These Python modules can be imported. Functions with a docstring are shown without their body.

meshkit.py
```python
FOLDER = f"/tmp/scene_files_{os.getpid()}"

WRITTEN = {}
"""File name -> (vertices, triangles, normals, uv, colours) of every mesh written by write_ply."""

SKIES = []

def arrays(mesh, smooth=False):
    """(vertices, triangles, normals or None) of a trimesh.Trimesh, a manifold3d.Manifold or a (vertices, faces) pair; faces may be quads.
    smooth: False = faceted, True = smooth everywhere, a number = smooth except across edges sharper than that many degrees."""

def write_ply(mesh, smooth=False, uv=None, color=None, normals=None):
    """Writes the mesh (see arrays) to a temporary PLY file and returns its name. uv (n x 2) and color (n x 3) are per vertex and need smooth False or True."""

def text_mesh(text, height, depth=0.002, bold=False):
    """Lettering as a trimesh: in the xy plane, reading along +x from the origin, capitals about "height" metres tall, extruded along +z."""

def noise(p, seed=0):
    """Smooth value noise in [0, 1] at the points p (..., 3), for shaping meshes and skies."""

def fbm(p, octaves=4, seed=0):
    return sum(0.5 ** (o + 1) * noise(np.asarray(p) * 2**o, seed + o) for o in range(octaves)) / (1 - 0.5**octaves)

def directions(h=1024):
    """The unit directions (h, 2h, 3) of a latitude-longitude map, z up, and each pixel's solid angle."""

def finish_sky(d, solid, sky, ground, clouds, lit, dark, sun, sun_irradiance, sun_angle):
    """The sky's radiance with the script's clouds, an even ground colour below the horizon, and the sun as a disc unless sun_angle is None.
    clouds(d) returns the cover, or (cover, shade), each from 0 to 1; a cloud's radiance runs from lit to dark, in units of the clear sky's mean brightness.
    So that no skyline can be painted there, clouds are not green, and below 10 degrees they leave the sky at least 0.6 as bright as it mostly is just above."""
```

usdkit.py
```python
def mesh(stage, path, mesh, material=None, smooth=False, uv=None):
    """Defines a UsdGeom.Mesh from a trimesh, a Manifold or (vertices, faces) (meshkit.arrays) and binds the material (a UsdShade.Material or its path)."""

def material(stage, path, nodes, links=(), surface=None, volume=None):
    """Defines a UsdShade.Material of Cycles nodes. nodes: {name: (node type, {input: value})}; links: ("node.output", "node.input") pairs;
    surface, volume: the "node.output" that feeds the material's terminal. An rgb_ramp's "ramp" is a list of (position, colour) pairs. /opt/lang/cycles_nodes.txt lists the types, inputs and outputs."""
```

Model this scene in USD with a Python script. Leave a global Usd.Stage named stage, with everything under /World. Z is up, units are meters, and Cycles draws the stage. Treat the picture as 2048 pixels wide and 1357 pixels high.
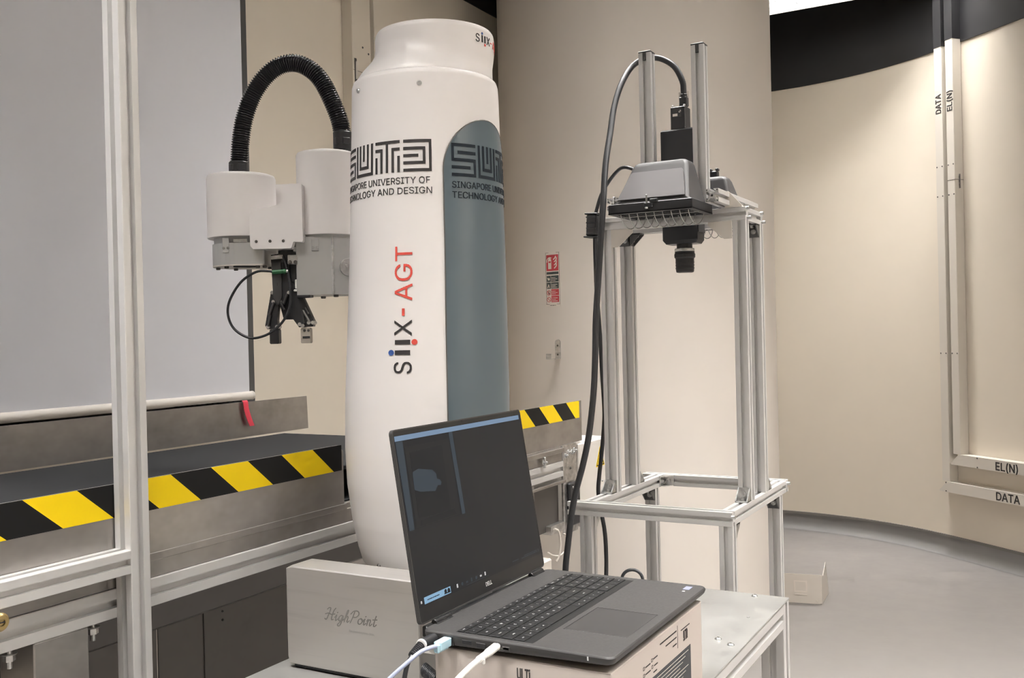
import math, random
import numpy as np, trimesh, shapely
import shapely.geometry as sg
from shapely import affinity
from shapely.ops import unary_union
import usdkit, meshkit
from pxr import Usd, UsdGeom, UsdLux, UsdShade, Gf, Sdf

rng = np.random.default_rng(7)
stage = Usd.Stage.CreateInMemory()
UsdGeom.SetStageUpAxis(stage, 'Z')
UsdGeom.SetStageMetersPerUnit(stage, 1.0)
world = UsdGeom.Xform.Define(stage, '/World')
stage.SetDefaultPrim(world.GetPrim())
UsdGeom.Scope.Define(stage, '/World/Looks')

# ---------------------------------------------------------------- camera, lights, exposure
F_PX, YAW, PITCH, ROLL, CAM_Z = 1938.0, 0.5063, 0.0047, -0.0229, 1.30
cy_, sy_ = math.cos(YAW), math.sin(YAW)
m_ = np.stack([[cy_, 0, -sy_], [sy_, 0, cy_], [0, -1.0, 0]], 1)
cp_, sp_, cr_, sr_ = math.cos(PITCH), math.sin(PITCH), math.cos(ROLL), math.sin(ROLL)
M_ = np.array([[cr_, -sr_, 0], [sr_, cr_, 0], [0, 0, 1]]) @ np.array([[1, 0, 0], [0, cp_, -sp_], [0, sp_, cp_]]) @ m_
cam = UsdGeom.Camera.Define(stage, '/World/camera')
cam.CreateHorizontalApertureAttr(36.0)
cam.CreateVerticalApertureAttr(36.0 * 1357 / 2048)
cam.CreateFocalLengthAttr(36.0 * F_PX / 2048)
cam.CreateClippingRangeAttr(Gf.Vec2f(0.05, 100.0))
r0, r1, r2 = M_[0], -M_[1], -M_[2]
cam.AddTransformOp().Set(Gf.Matrix4d(*r0, 0, *r1, 0, *r2, 0, 0, 0, CAM_Z, 1))
cam.CreateExposureAttr(0.72)
CEIL = 3.45
LAMP_POS = [(-0.95, 5.72, 0), (-1.0, 2.45, 0), (-1.0, 0.3, 0), (0.3, 3.2, 0), (0.75, 1.9, 0), (0.75, 0.1, 0), (0.75, -1.7, 0), (2.0, 1.6, 0)]
LAMP_GAIN = [1.15, 0.9, 1.1, 1.25, 1.0, 1.0, 1.0, 1.6]
LAMP_DEPTH = [.15, .115, .10, .105, .095, .09, .09, .09]
LAMP_H = [3.185, 3.08, 3.08, 3.08, 3.08, 3.08, 3.08, 3.08]
LAMP_POWER = 108.0
LAMP_COLOR = (1.0, 0.978, 0.955)
for i_, (lx, ly, la) in enumerate(LAMP_POS):
    L = UsdLux.RectLight.Define(stage, '/World/tube_light' + ('_%03d' % i_ if i_ else ''))
    L.CreateWidthAttr(1.19); L.CreateHeightAttr(0.28)
    L.CreateIntensityAttr(LAMP_POWER * LAMP_GAIN[i_]); L.CreateColorAttr(Gf.Vec3f(*LAMP_COLOR)); L.CreateNormalizeAttr(False)
    L.AddTranslateOp().Set(Gf.Vec3d(lx, ly, LAMP_H[i_] + LAMP_DEPTH[i_] + .024)); L.AddRotateZOp().Set(la)

# ---------------------------------------------------------------- helpers
ORG, COUNT = {'/World': np.zeros(3)}, {}

def numbered(parent, name):
    k = COUNT.get((parent, name), 0); COUNT[(parent, name)] = k + 1
    return f'{parent}/{name}' + (f'_{k:03d}' if k else '')

def tag(path, label=None, cat=None, group=None, kind=None):
    p = stage.GetPrimAtPath(path)
    for k, v in (('label', label), ('category', cat), ('group', group), ('kind', kind)):
        if v: p.SetCustomDataByKey(k, v)
    return path

def thing(name, label, cat, loc=(0, 0, 0), group=None):
    path = numbered('/World', name)
    x = UsdGeom.Xform.Define(stage, path); x.AddTranslateOp().Set(Gf.Vec3d(*map(float, loc)))
    ORG[path] = np.array(loc, float)
    return tag(path, label, cat, group)

def part(parent, name, mesh, m, smooth=32, label=None, kind=None):
    path = numbered(parent, name)
    v, f, n = meshkit.arrays(mesh, smooth)
    o = ORG[parent]; ORG[path] = o
    usd = usdkit.mesh(stage, path, (v - o, f), m)
    if n is not None:
        usd.CreateNormalsAttr().Set([Gf.Vec3f(*map(float, a)) for a in n]); usd.SetNormalsInterpolation('vertex')
    return tag(path, label, None, None, kind)

def obj(name, mesh, m, label, cat, group=None, smooth=32, kind=None):
    return tag(part('/World', name, mesh, m, smooth), label, cat, group, kind)

def struct(name, mesh, m, smooth=32, label=None):
    return tag(part('/World', name, mesh, m, smooth), label, None, None, 'structure')

def cat(*ms): return trimesh.util.concatenate([a for a in ms if a is not None])

def bx(x0, x1, y0, y1, z0, z1, b=0.0015):
    x0, x1 = sorted((x0, x1)); y0, y1 = sorted((y0, y1)); z0, z1 = sorted((z0, z1))
    b = min(b, (x1 - x0) * .45, (y1 - y0) * .45, (z1 - z0) * .45)
    if b <= 0:
        return trimesh.creation.box(bounds=[[x0, y0, z0], [x1, y1, z1]])
    pts = []
    for sx in (0, 1):
        for sy in (0, 1):
            for sz in (0, 1):
                p = np.array([(x0, x1)[sx], (y0, y1)[sy], (z0, z1)[sz]]); d = np.array([1 - 2 * sx, 1 - 2 * sy, 1 - 2 * sz]) * b
                for k in range(3):
                    q = d.copy(); q[k] = 0; pts.append(p + q)
    return trimesh.convex.convex_hull(np.array(pts))

def frame(u, v):
    u = np.array(u, float); u /= np.linalg.norm(u); v = np.array(v, float); v -= u * (u @ v); v /= np.linalg.norm(v)
    return u, v, np.cross(u, v)

def place(mesh, o, u, v):
    """Local x, y, z of a mesh go to u, v, u x v from o."""
    u, v, w = frame(u, v); m = mesh.copy()
    m.vertices = np.asarray(o, float) + m.vertices[:, :1] * u + m.vertices[:, 1:2] * v + m.vertices[:, 2:] * w
    return m

def obx(c, size, u=(1, 0, 0), v=(0, 1, 0), b=0.0015):
    s = np.array(size) / 2
    return place(bx(-s[0], s[0], -s[1], s[1], -s[2], s[2], b), c, u, v)

def lathe(prof, o, axis=(0, 0, 1), n=40):
    m = trimesh.creation.revolve(np.array(prof, float), sections=n)
    a = np.array(axis, float); a /= np.linalg.norm(a)
    u = np.cross(a, [0, 0, 1]) if abs(a[2]) < .9 else np.array([1.0, 0, 0])
    return place(m, o, u, np.cross(a, u))

def cyl(p0, p1, r, n=20, b=0.0006, r2=None):
    p0, p1 = np.array(p0, float), np.array(p1, float); L = np.linalg.norm(p1 - p0); b = min(b, r * .4, L * .4); r2 = r if r2 is None else r2
    return lathe([(0, 0), (r - b, 0), (r, b), (r2, L - b), (r2 - b, L), (0, L)], p0, p1 - p0, n)

def spline(pts, n=8):
    p = np.array(pts, float); q = np.vstack([2 * p[0] - p[1], p, 2 * p[-1] - p[-2]]); out = []
    for i in range(len(p) - 1):
        a, b, c, d = q[i:i + 4]
        for t in np.linspace(0, 1, n, endpoint=False):
            out.append(.5 * (2 * b + (c - a) * t + (2 * a - 5 * b + 4 * c - d) * t * t + (3 * b - a - 3 * c + d) * t ** 3))
    return np.vstack([out, p[-1]])

def sweep(p, r, sides=12, caps=True):
    p = np.asarray(p, float); t = np.gradient(p, axis=0); t /= np.linalg.norm(t, axis=1, keepdims=True) + 1e-12
    a = np.cross(t[0], [0, 0, 1.0]); a = a if np.linalg.norm(a) > .05 else np.cross(t[0], [1.0, 0, 0]); A = []
    for k in range(len(p)):
        a = a - t[k] * (a @ t[k]); a = a / np.linalg.norm(a); A.append(a)
    A = np.array(A); B = np.cross(t, A); g = np.arange(sides) * 2 * np.pi / sides; r = np.broadcast_to(r, (len(p),))
    v = (p[:, None] + r[:, None, None] * (np.cos(g)[None, :, None] * A[:, None] + np.sin(g)[None, :, None] * B[:, None])).reshape(-1, 3)
    i, j = np.meshgrid(np.arange(len(p) - 1), np.arange(sides), indexing='ij'); j2 = (j + 1) % sides
    q = np.stack([i * sides + j, i * sides + j2, (i + 1) * sides + j2, (i + 1) * sides + j], -1).reshape(-1, 4)
    f = np.vstack([q[:, [0, 1, 2]], q[:, [0, 2, 3]]])
    if caps:
        k = len(v); v = np.vstack([v, p[0], p[-1]]); o = (len(p) - 1) * sides; s = np.arange(sides); s2 = (s + 1) % sides
        f = np.vstack([f, np.stack([s2, s, np.full(sides, k)], 1), np.stack([o + s, o + s2, np.full(sides, k + 1)], 1)])
    return trimesh.Trimesh(v, f, process=False)

def tube(pts, r, n=8, sides=12): return sweep(spline(pts, n), r, sides)

def loft(rings, caps=True):
    """rings: list of (n,3) loops, bottom to top, counter-clockwise from above."""
    R = np.array(rings, float); k, n = R.shape[:2]; v = R.reshape(-1, 3)
    i, j = np.meshgrid(np.arange(k - 1), np.arange(n), indexing='ij'); j2 = (j + 1) % n
    q = np.stack([i * n + j, i * n + j2, (i + 1) * n + j2, (i + 1) * n + j], -1).reshape(-1, 4)
    f = np.vstack([q[:, [0, 1, 2]], q[:, [0, 2, 3]]])
    if caps:
        s = np.arange(n); s2 = (s + 1) % n; c = len(v); v = np.vstack([v, R[0].mean(0), R[-1].mean(0)]); o = (k - 1) * n
        f = np.vstack([f, np.stack([s2, s, np.full(n, c)], 1), np.stack([o + s, o + s2, np.full(n, c + 1)], 1)])
    return trimesh.Trimesh(v, f, process=False)

def rrect(x0, x1, y0, y1, r, n=5):
    return np.array(sg.box(x0 + r, y0 + r, x1 - r, y1 - r).buffer(r, quad_segs=n).exterior.coords)[:-1][::-1] if r > 0 else np.array([(x0, y0), (x1, y0), (x1, y1), (x0, y1)])

def ring(xy, z): return np.column_stack([xy, np.full(len(xy), z)])

def ext(poly, d, o=(0, 0, 0), u=(1, 0, 0), v=(0, 1, 0)):
    """A shapely polygon in the plane u, v at o, extruded by d along u x v."""
    ms = [trimesh.creation.extrude_polygon(g, d, engine='earcut') for g in getattr(poly, 'geoms', [poly]) if g.area > 0]
    return place(cat(*ms), o, u, v)

def tslot(s, holes=False):
    q = sg.box(-.5, -.5, .5, .5).buffer(-.04).buffer(.04, quad_segs=3)
    slot = unary_union([sg.box(-.135, .28, .135, .6), sg.Polygon([(-.29, .43), (.29, .43), (.29, .36), (.14, .2), (-.14, .2), (-.29, .36)])])
    for k in range(4): q = q.difference(affinity.rotate(slot, 90 * k, origin=(0, 0)))
    if not holes:
        q = sg.box(-.5, -.5, .5, .5).buffer(-.035).buffer(.035, quad_segs=2)
        for k in range(4): q = q.difference(affinity.rotate(sg.Polygon([(-.145, .6), (-.145, .25), (.145, .25), (.145, .6)]), 90 * k, origin=(0, 0)))
    else:
        q = q.difference(sg.Point(0, 0).buffer(.09, quad_segs=5))
        for k in range(4): q = q.difference(sg.Point(.39 * (1, -1, -1, 1)[k], .39 * (1, 1, -1, -1)[k]).buffer(.055, quad_segs=4))
    return affinity.scale(q, s, s, origin=(0, 0))

def prof(p0, p1, s, holes=False):
    p0, p1 = np.array(p0, float), np.array(p1, float); a = int(np.argmax(np.abs(p1 - p0)))
    u, v = np.eye(3)[(a + 1) % 3], np.eye(3)[(a + 2) % 3]
    if p1[a] < p0[a]: p0, p1 = p1, p0
    return ext(tslot(s, holes), np.linalg.norm(p1 - p0), p0, u, v)

def text(t, h, w=None, bold=False, d=0.0006, center=True):
    m = meshkit.text_mesh(t, h, depth=d, bold=bold); b = m.bounds
    m.apply_translation([-b[0][0], -b[0][1] if center == 'base' else 0, 0])
    if w: m.vertices[:, 0] *= w / (b[1][0] - b[0][0])
    if center is True: m.vertices[:, 0] -= (m.vertices[:, 0].max()) / 2; m.vertices[:, 1] -= h / 2
    return m

def screw(p, n, r=.004, h=.0025):
    n = np.array(n, float); n /= np.linalg.norm(n); p = np.array(p, float)
    return lathe([(0, -.002), (r * 1.0, -.002), (r, h * .45), (r * .75, h), (r * .42, h), (r * .38, h * .35), (0, h * .35)], p, n, 12)

def nut(p, n, r=.006, h=.006):
    n = np.array(n, float); n /= np.linalg.norm(n); p = np.array(p, float)
    return cat(cyl(p - n * .001, p + n * .0015, r * 1.5, 16), lathe([(0, 0), (r, 0), (r, h), (0, h)], p, n, 6), cyl(p, p + n * h * 1.6, r * .5, 10))

# ---------------------------------------------------------------- materials
LOOKS = {}
def mat(name, col, rough=.5, metal=0., var=0., scale=6., stretch=(1, 1, 1), bump=0., bscale=None, coat=0., spec=.5, rvar=0., detail=4.):
    path = '/World/Looks/' + name
    nodes = {'p': ('principled_bsdf', {'base_color': col, 'roughness': rough, 'metallic': metal, 'coat_weight': coat, 'coat_roughness': .12, 'specular_ior_level': spec})}
    links = []
    if var or rvar or bump:
        nodes['g'] = ('geometry', {}); nodes['m'] = ('mapping', {'scale': stretch}); links += [('g.position', 'm.vector')]
        nodes['n'] = ('noise_texture', {'scale': scale, 'detail': detail, 'roughness': .6}); links += [('m.vector', 'n.vector')]
        if var:
            c = np.array(col)
            nodes['r'] = ('rgb_ramp', {'ramp': [(.25, tuple(c * (1 - var))), (.75, tuple(np.minimum(c * (1 + var), 1)))]}); links += [('n.fac', 'r.fac'), ('r.color', 'p.base_color')]
        if rvar:
            nodes['q'] = ('map_range', {'from_min': .3, 'from_max': .7, 'to_min': max(rough - rvar, .03), 'to_max': rough + rvar}); links += [('n.fac', 'q.value'), ('q.result', 'p.roughness')]
        if bump:
            nodes['n2'] = ('noise_texture', {'scale': bscale or scale * 4, 'detail': 3}); nodes['b'] = ('bump', {'strength': bump, 'distance': .002})
            links += [('m.vector', 'n2.vector'), ('n2.fac', 'b.height'), ('b.normal', 'p.normal')]
    LOOKS[name] = usdkit.material(stage, path, nodes, links, surface='p.BSDF')
    return LOOKS[name]

def glow(name, col, s):
    LOOKS[name] = usdkit.material(stage, '/World/Looks/' + name, {'e': ('emission', {'color': col, 'strength': s})}, [], surface='e.emission'); return LOOKS[name]

WALL = mat('cream_wall_paint', (.72, .655, .56), .55, var=.02, scale=3, bump=.05, bscale=220)
COLW = mat('column_paint', (.69, .64, .59), .55, var=.025, scale=2.2, bump=.04, bscale=200)
BAND = mat('black_wall_paint', (.016, .016, .018), .5, var=.1, scale=4)
FLOOR = mat('grey_vinyl', (.215, .203, .195), .42, var=.06, scale=9, bump=.06, bscale=160, rvar=.06)
COVE = mat('grey_cove_vinyl', (.21, .205, .203), .45, var=.05, scale=8)
CAPS = mat('cove_cap_strip', (.17, .16, .15), .5)
CEILM = mat('dark_ceiling', (.05, .05, .05), .8)
TRUNK = mat('trunking_plastic', (.64, .60, .54), .4)
ALU = mat('anodised_aluminium', (.62, .61, .60), .42, metal=.4)
ALU2 = mat('brushed_aluminium', (.62, .61, .60), .33, metal=.95, var=.05, scale=60, stretch=(.03, 1, 1), rvar=.05)
STEEL = mat('worn_stainless', (.39, .368, .35), .32, metal=.85, var=.06, scale=5, stretch=(1, 1, 1.6), rvar=.04)
STEELD = mat('dark_steel', (.12, .112, .104), .45, metal=.5, var=.15, scale=8, rvar=.1)
ZINC = mat('zinc_plate', (.60, .60, .59), .3, metal=.9, rvar=.08, scale=30)
DARKZ = mat('dark_bracket_metal', (.13, .13, .13), .42, metal=.6)
WHITE = mat('white_gloss_shell', (.80, .765, .75), .36, coat=.12)
PANELB = mat('blue_grey_panel', (.085, .113, .130), .33, coat=.15)
ARMG = mat('arm_grey_metal', (.47, .47, .46), .4, metal=.45, rvar=.05, scale=20)
BLACK = mat('black_plastic', (.018, .018, .02), .42)
BLACKM = mat('black_metal', (.026, .027, .03), .38, metal=.2)
RUBBER = mat('black_rubber_cable', (.022, .023, .026), .4)
HOSE = mat('gloss_black_hose', (.010, .010, .013), .17)
BELT = mat('conveyor_belt', (.016, .017, .019), .7, spec=.25, bump=.1, bscale=300)
YEL = mat('hazard_yellow', (.80, .56, .004), .5, spec=.25)
BLK = mat('hazard_black', (.008, .008, .008), .5, spec=.2)
INK = mat('dark_ink', (.04, .036, .036), .6, spec=.25)
INKB = mat('blue_black_ink', (.012, .017, .024), .6, spec=.2)
RED = mat('red_ink', (.62, .07, .05), .55)
BLUE = mat('blue_ink', (.04, .10, .33), .55)
SIGNR = mat('sign_red', (.55, .055, .07), .45)
SIGNW = mat('sign_white', (.72, .66, .60), .45)
SIGND = mat('sign_dark_green', (.05, .065, .065), .45)
BLIND = mat('blind_fabric', (.63, .635, .68), .7, var=.03, scale=1.4, bump=.05, bscale=500)
BARW = mat('blind_bar_white', (.74, .70, .65), .4)
FRAMED = mat('dark_window_frame', (.075, .075, .075), .5)
RIBBON = mat('red_ribbon', (.60, .04, .07), .6)
LAPT = mat('laptop_shell', (.040, .0385, .038), .5, var=.03, scale=300, rvar=.03)
LAPK = mat('laptop_key', (.011, .011, .0115), .5, spec=.3)
LEG = mat('key_legend', (.55, .55, .55), .6)
BEZEL = mat('screen_bezel', (.013, .013, .014), .3)
CARD = mat('white_carton', (.45, .40, .365), .6, var=.02, scale=5)
CARDB = mat('carton_black_print', (.03, .034, .04), .5, var=.25, scale=20)
GREY_HP = mat('satin_aluminium_case', (.56, .54, .52), .38, metal=.7, rvar=.04, scale=80, stretch=(.05, 1, 1))
TABLE = mat('galvanised_table_top', (.265, .262, .25), .40, metal=.35, var=.09, scale=14, bump=.05, bscale=60, rvar=.06)
LAMPG = mat('lamp_housing_grey', (.045, .043, .044), .5)
LAMPP = mat('lamp_panel_lit_grey', (.115, .108, .110), .6)  # housing grey made lighter: the panel's brighter lighting is put into its colour
LAMPW = mat('lamp_reflector', (.55, .55, .55), .35, metal=.6)
WIRE = mat('bare_wire', (.45, .44, .42), .3, metal=.9)
BRASS = mat('brass', (.75, .56, .25), .28, metal=.95)
CREAMP = mat('cream_painted_plate', (.62, .575, .52), .45)
PADB = mat('gripper_pad_beige', (.42, .38, .33), .5, metal=.3)
GREEN = mat('green_plug', (.03, .14, .055), .45)
NETB = mat('blue_network_cable', (.34, .38, .52), .45)
PLUGB = mat('clear_blue_plug', (.42, .62, .72), .25)
USBW = mat('white_usb_cable', (.80, .78, .75), .35)
CTRL = mat('control_box_grey', (.60, .57, .53), .45)
GLASS = usdkit.material(stage, '/World/Looks/window_glass', {'f': ('fresnel', {'IOR': 1.5}), 't': ('transparent_bsdf', {}), 'g': ('glossy_bsdf', {'roughness': .02}), 'x': ('mix_closure', {})}, [('f.fac', 'x.fac'), ('t.BSDF', 'x.closure1'), ('g.BSDF', 'x.closure2')], surface='x.closure')
SCR = usdkit.material(stage, '/World/Looks/screen_dark', {'p': ('principled_bsdf', {'base_color': (.005, .005, .006), 'roughness': .4, 'specular_ior_level': .2, 'emission_color': (.9, .95, 1), 'emission_strength': .010})}, [], surface='p.BSDF')
def screen_mat(name, c, e): return usdkit.material(stage, '/World/Looks/' + name, {'p': ('principled_bsdf', {'base_color': (.005, .005, .005), 'roughness': .4, 'specular_ior_level': .2, 'emission_color': c, 'emission_strength': e})}, [], surface='p.BSDF')
S_BAR = screen_mat('screen_light_blue', (.42, .62, .90), .26)
S_DIM = screen_mat('screen_dim_blue', (.30, .42, .55), .07)
S_DK = screen_mat('screen_dark_navy', (.25, .30, .38), .022)
S_BLU = screen_mat('screen_search_blue', (.35, .60, .85), .42)
S_WHT = screen_mat('screen_white', (.9, .9, .9), .38)
TUBE = glow('lamp_tube_glow', (1.0, .95, .9), 30.0)
LOUV = mat('louvre_satin', (.24, .24, .24), .4)

# ---------------------------------------------------------------- room shell
W0, WD = np.array([-.5, 5.96]), np.array([.7507, -.6606]); WN = np.array([-.6606, -.7507])
curve = spline([(-2.42, 6.40, 0), (-1.95, 6.40, 0), (-1.55, 6.388, 0), (-1.28, 6.355, 0), (-1.0, 6.27, 0), (-.75, 6.145, 0), (-.5, 5.96, 0), (0, 5.52, 0), (.6, 4.992, 0)], 8)[:, :2]
curve = np.vstack([curve, W0 + WD * 4.17])

def strip(path, t0, t1, z0, z1):
    """A wall that follows the plan path, from t0 to t1 metres in front of it (towards the room)."""
    d = np.gradient(path, axis=0); d /= np.linalg.norm(d, axis=1, keepdims=True); n = np.column_stack([d[:, 1], -d[:, 0]])
    a, b = path + n * t0, path + n * t1
    return ext(sg.Polygon(np.vstack([a, b[::-1]])), z1 - z0, (0, 0, z0))

struct('floor', bx(-2.7, 3.0, -3.4, 6.9, -.06, 0, 0), FLOOR, False)
struct('ceiling', bx(-2.7, 3.0, -3.4, 6.9, CEIL, CEIL + .06, 0), CEILM, False)
struct('wall_back', strip(curve, -.12, 0, 0, CEIL), WALL)
struct('wall_left', bx(-2.46, -2.34, -3.2, 6.5, 0, CEIL, 0), WALL, False)
struct('wall_front', bx(-2.46, 2.75, -3.32, -3.2, 0, CEIL, 0), WALL, False)
struct('wall_right', bx(2.63, 2.75, -3.2, 3.4, 0, CEIL, 0), WALL, False)
struct('trim_1', strip(curve, 0, .006, 2.85, CEIL), BAND, label='black painted band along the top of the curved wall')
struct('trim_2', bx(-2.34, -2.334, -3.2, 6.38, 2.85, CEIL, 0), BAND, False, label='black painted band along the top of the left wall')
# coved vinyl skirting with a cap strip
def cove(path):
    d = np.gradient(path, axis=0); d /= np.linalg.norm(d, axis=1, keepdims=True); n = np.column_stack([d[:, 1], -d[:, 0]])
    g = np.linspace(0, math.pi / 2, 7); sec = [(.004, .10), (.004, .05)] + [(.05 - .046 * math.cos(a), .05 - .049 * math.sin(a)) for a in g[1:]]
    R = [np.column_stack([path + n * t, np.full(len(path), z)]) for t, z in sec]
    v = np.array(R).reshape(-1, 3); k, m = len(sec), len(path)
    i, j = np.meshgrid(np.arange(k - 1), np.arange(m - 1), indexing='ij')
    q = np.stack([i * m + j, i * m + j + 1, (i + 1) * m + j + 1, (i + 1) * m + j], -1).reshape(-1, 4)[:, ::-1]
    return trimesh.Trimesh(v, np.vstack([q[:, [0, 1, 2]], q[:, [0, 2, 3]]]), process=False)
bb = struct('baseboard_back', cove(curve), COVE, True, label='grey coved vinyl skirting at the foot of the curved wall')
part(bb, 'cap_strip', strip(curve, 0, .009, .097, .111), CAPS)
cc, CR = np.array([-1.657, 4.184]), .616
struct('wall_column', cyl((*cc, 0), (*cc, CEIL), CR, 128, 0), COLW, 32, label='wide round cream painted column behind the rig')

def on_col(deg, z, off=0.0):
    a = math.radians(deg); return np.array([cc[0] + (CR + off) * math.cos(a), cc[1] + (CR + off) * math.sin(a), z])
def on_wall(s, z, off=0.0):
    p = W0 + WD * s + WN * off; return np.array([p[0], p[1], z])
WDU, WNU = np.array([*WD, 0.0]), np.array([*WN, 0.0])

def wallbox(s0, s1, z0, z1, d, b=.002, d0=0.0):
    c = on_wall((s0 + s1) / 2, (z0 + z1) / 2, (d + d0) / 2); return obx(c, (s1 - s0, z1 - z0, d - d0), WDU, (0, 0, 1), b)

# window behind the blind
w = thing('window_1', 'dark framed window behind the roller blind', None, (-2.34, 1.0, 1.0)); tag(w, None, None, None, 'structure')
wy0, wy1, wz0, wz1 = -1.6, 2.392, 1.04, 2.84
fr = sg.box(wy0, wz0, wy1, wz1).difference(sg.box(wy0 + .06, wz0 + .06, wy1 - .06, wz1 - .06))
part(w, 'window_frame', ext(fr, .035, (-2.34, 0, 0), (0, 1, 0), (0, 0, 1)), FRAMED)
part(w, 'mullion', bx(-2.34, -2.31, .35, .41, wz0 + .06, wz1 - .06), FRAMED)
part(w, 'pane', bx(-2.334, -2.330, wy0 + .06, .35, wz0 + .06, wz1 - .06, 0), GLASS, False)
part(w, 'pane', bx(-2.334, -2.330, .41, wy1 - .06, wz0 + .06, wz1 - .06, 0), GLASS, False)

# roller blind
t = thing('roller_blind', 'pale grey roller blind drawn down over the window left of the robot', 'blind', (-2.25, .3, 1.1))
ys = np.linspace(-1.5, 2.31, 40); zs = np.linspace(1.13, 2.86, 20)
part(t, 'blind_fabric', bx(-2.2515, -2.2485, -1.5, 2.31, 1.13, 2.86, .0005), BLIND, False)
part(t, 'bottom_bar', cyl((-2.25, -1.5, 1.1235), (-2.25, 2.318, 1.1235), .0135, 20, .003), BARW)
part(t, 'bar_end_cap', cyl((-2.25, 2.317, 1.1235), (-2.25, 2.326, 1.1235), .0142, 20, .003), BARW)
part(t, 'roller_tube', cyl((-2.26, -1.5, 2.89), (-2.26, 2.31, 2.89), .032, 24), BARW)
rib = spline([(-1.896, 1.928, 1.139), (-1.892, 1.928, 1.134), (-1.891, 1.930, 1.115), (-1.889, 1.937, 1.09), (-1.8885, 1.947, 1.069)], 5)
rm = loft([[p + np.array([-.0006, -.0095, 0]), p + np.array([.0006, -.0095, 0]), p + np.array([.0006, .0085, 0]), p + np.array([-.0006, .0085, 0])] for p in rib[::-1]])
obj('ribbon_tag', rm, RIBBON, 'red ribbon hanging over the plain far guard below the blind end', 'ribbon')

# cable trunking on the curved wall
def letters(parent, txt, h, w, o, u, v, m=INK, bold=True, name='lettering'):
    return part(parent, name, place(text(txt, h, w, bold), o, u, v), m, False)
Zu = (0, 0, 1)
t = thing('cable_trunking', 'vertical white trunking lettered DATA on the curved wall', 'cable trunking', on_wall(.028, .42), 'cable trunking on the walls')
part(t, 'trunking_body', wallbox(.0, .056, .425, 2.85, .06), TRUNK)
part(t, 'painted_top', wallbox(-.001, .057, 2.845, CEIL, .0612, 0), BAND, False, label='top stretch painted black')
letters(t, 'DATA', .038, .108, on_wall(.028, 2.53, .0602), (0, 0, 1), -WDU)
for z in (2.18, 2.015, 1.14):
    for s in (.009, .047): part(t, 'rivet', screw(on_wall(s, z, .06), WNU, .0042, .002), STEELD)
t = thing('cable_trunking', 'vertical white trunking lettered EL(N) on the curved wall', 'cable trunking', on_wall(.111, .58), 'cable trunking on the walls')
part(t, 'trunking_body', wallbox(.083, .137, .583, 2.868, .06), TRUNK)
part(t, 'painted_top', wallbox(.082, .138, 2.868, CEIL, .0612, 0), BAND, False, label='top stretch painted black')
part(t, 'cover_joint', wallbox(.0825, .1375, 2.093, 2.0955, .0605, 0), STEELD, False)
letters(t, 'EL(N)', .036, .112, on_wall(.110, 2.53, .0602), (0, 0, 1), -WDU)
part(t, 'coupling_plate', obx(on_wall(.138, 2.085, .03), (.003, .078, .018), WNU, Zu, .001), STEEL)
for k in range(3): part(t, 'coupling_slot', obx(on_wall(.1398, 2.085 + (k - 1) * .022, .03), (.008, .014, .0014), WNU, Zu, 0), STEELD, False)
for z in (2.18, 2.015, 1.14):
    for s in (.092, .128): part(t, 'rivet', screw(on_wall(s, z, .06), WNU, .0042, .002), STEELD)
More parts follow.
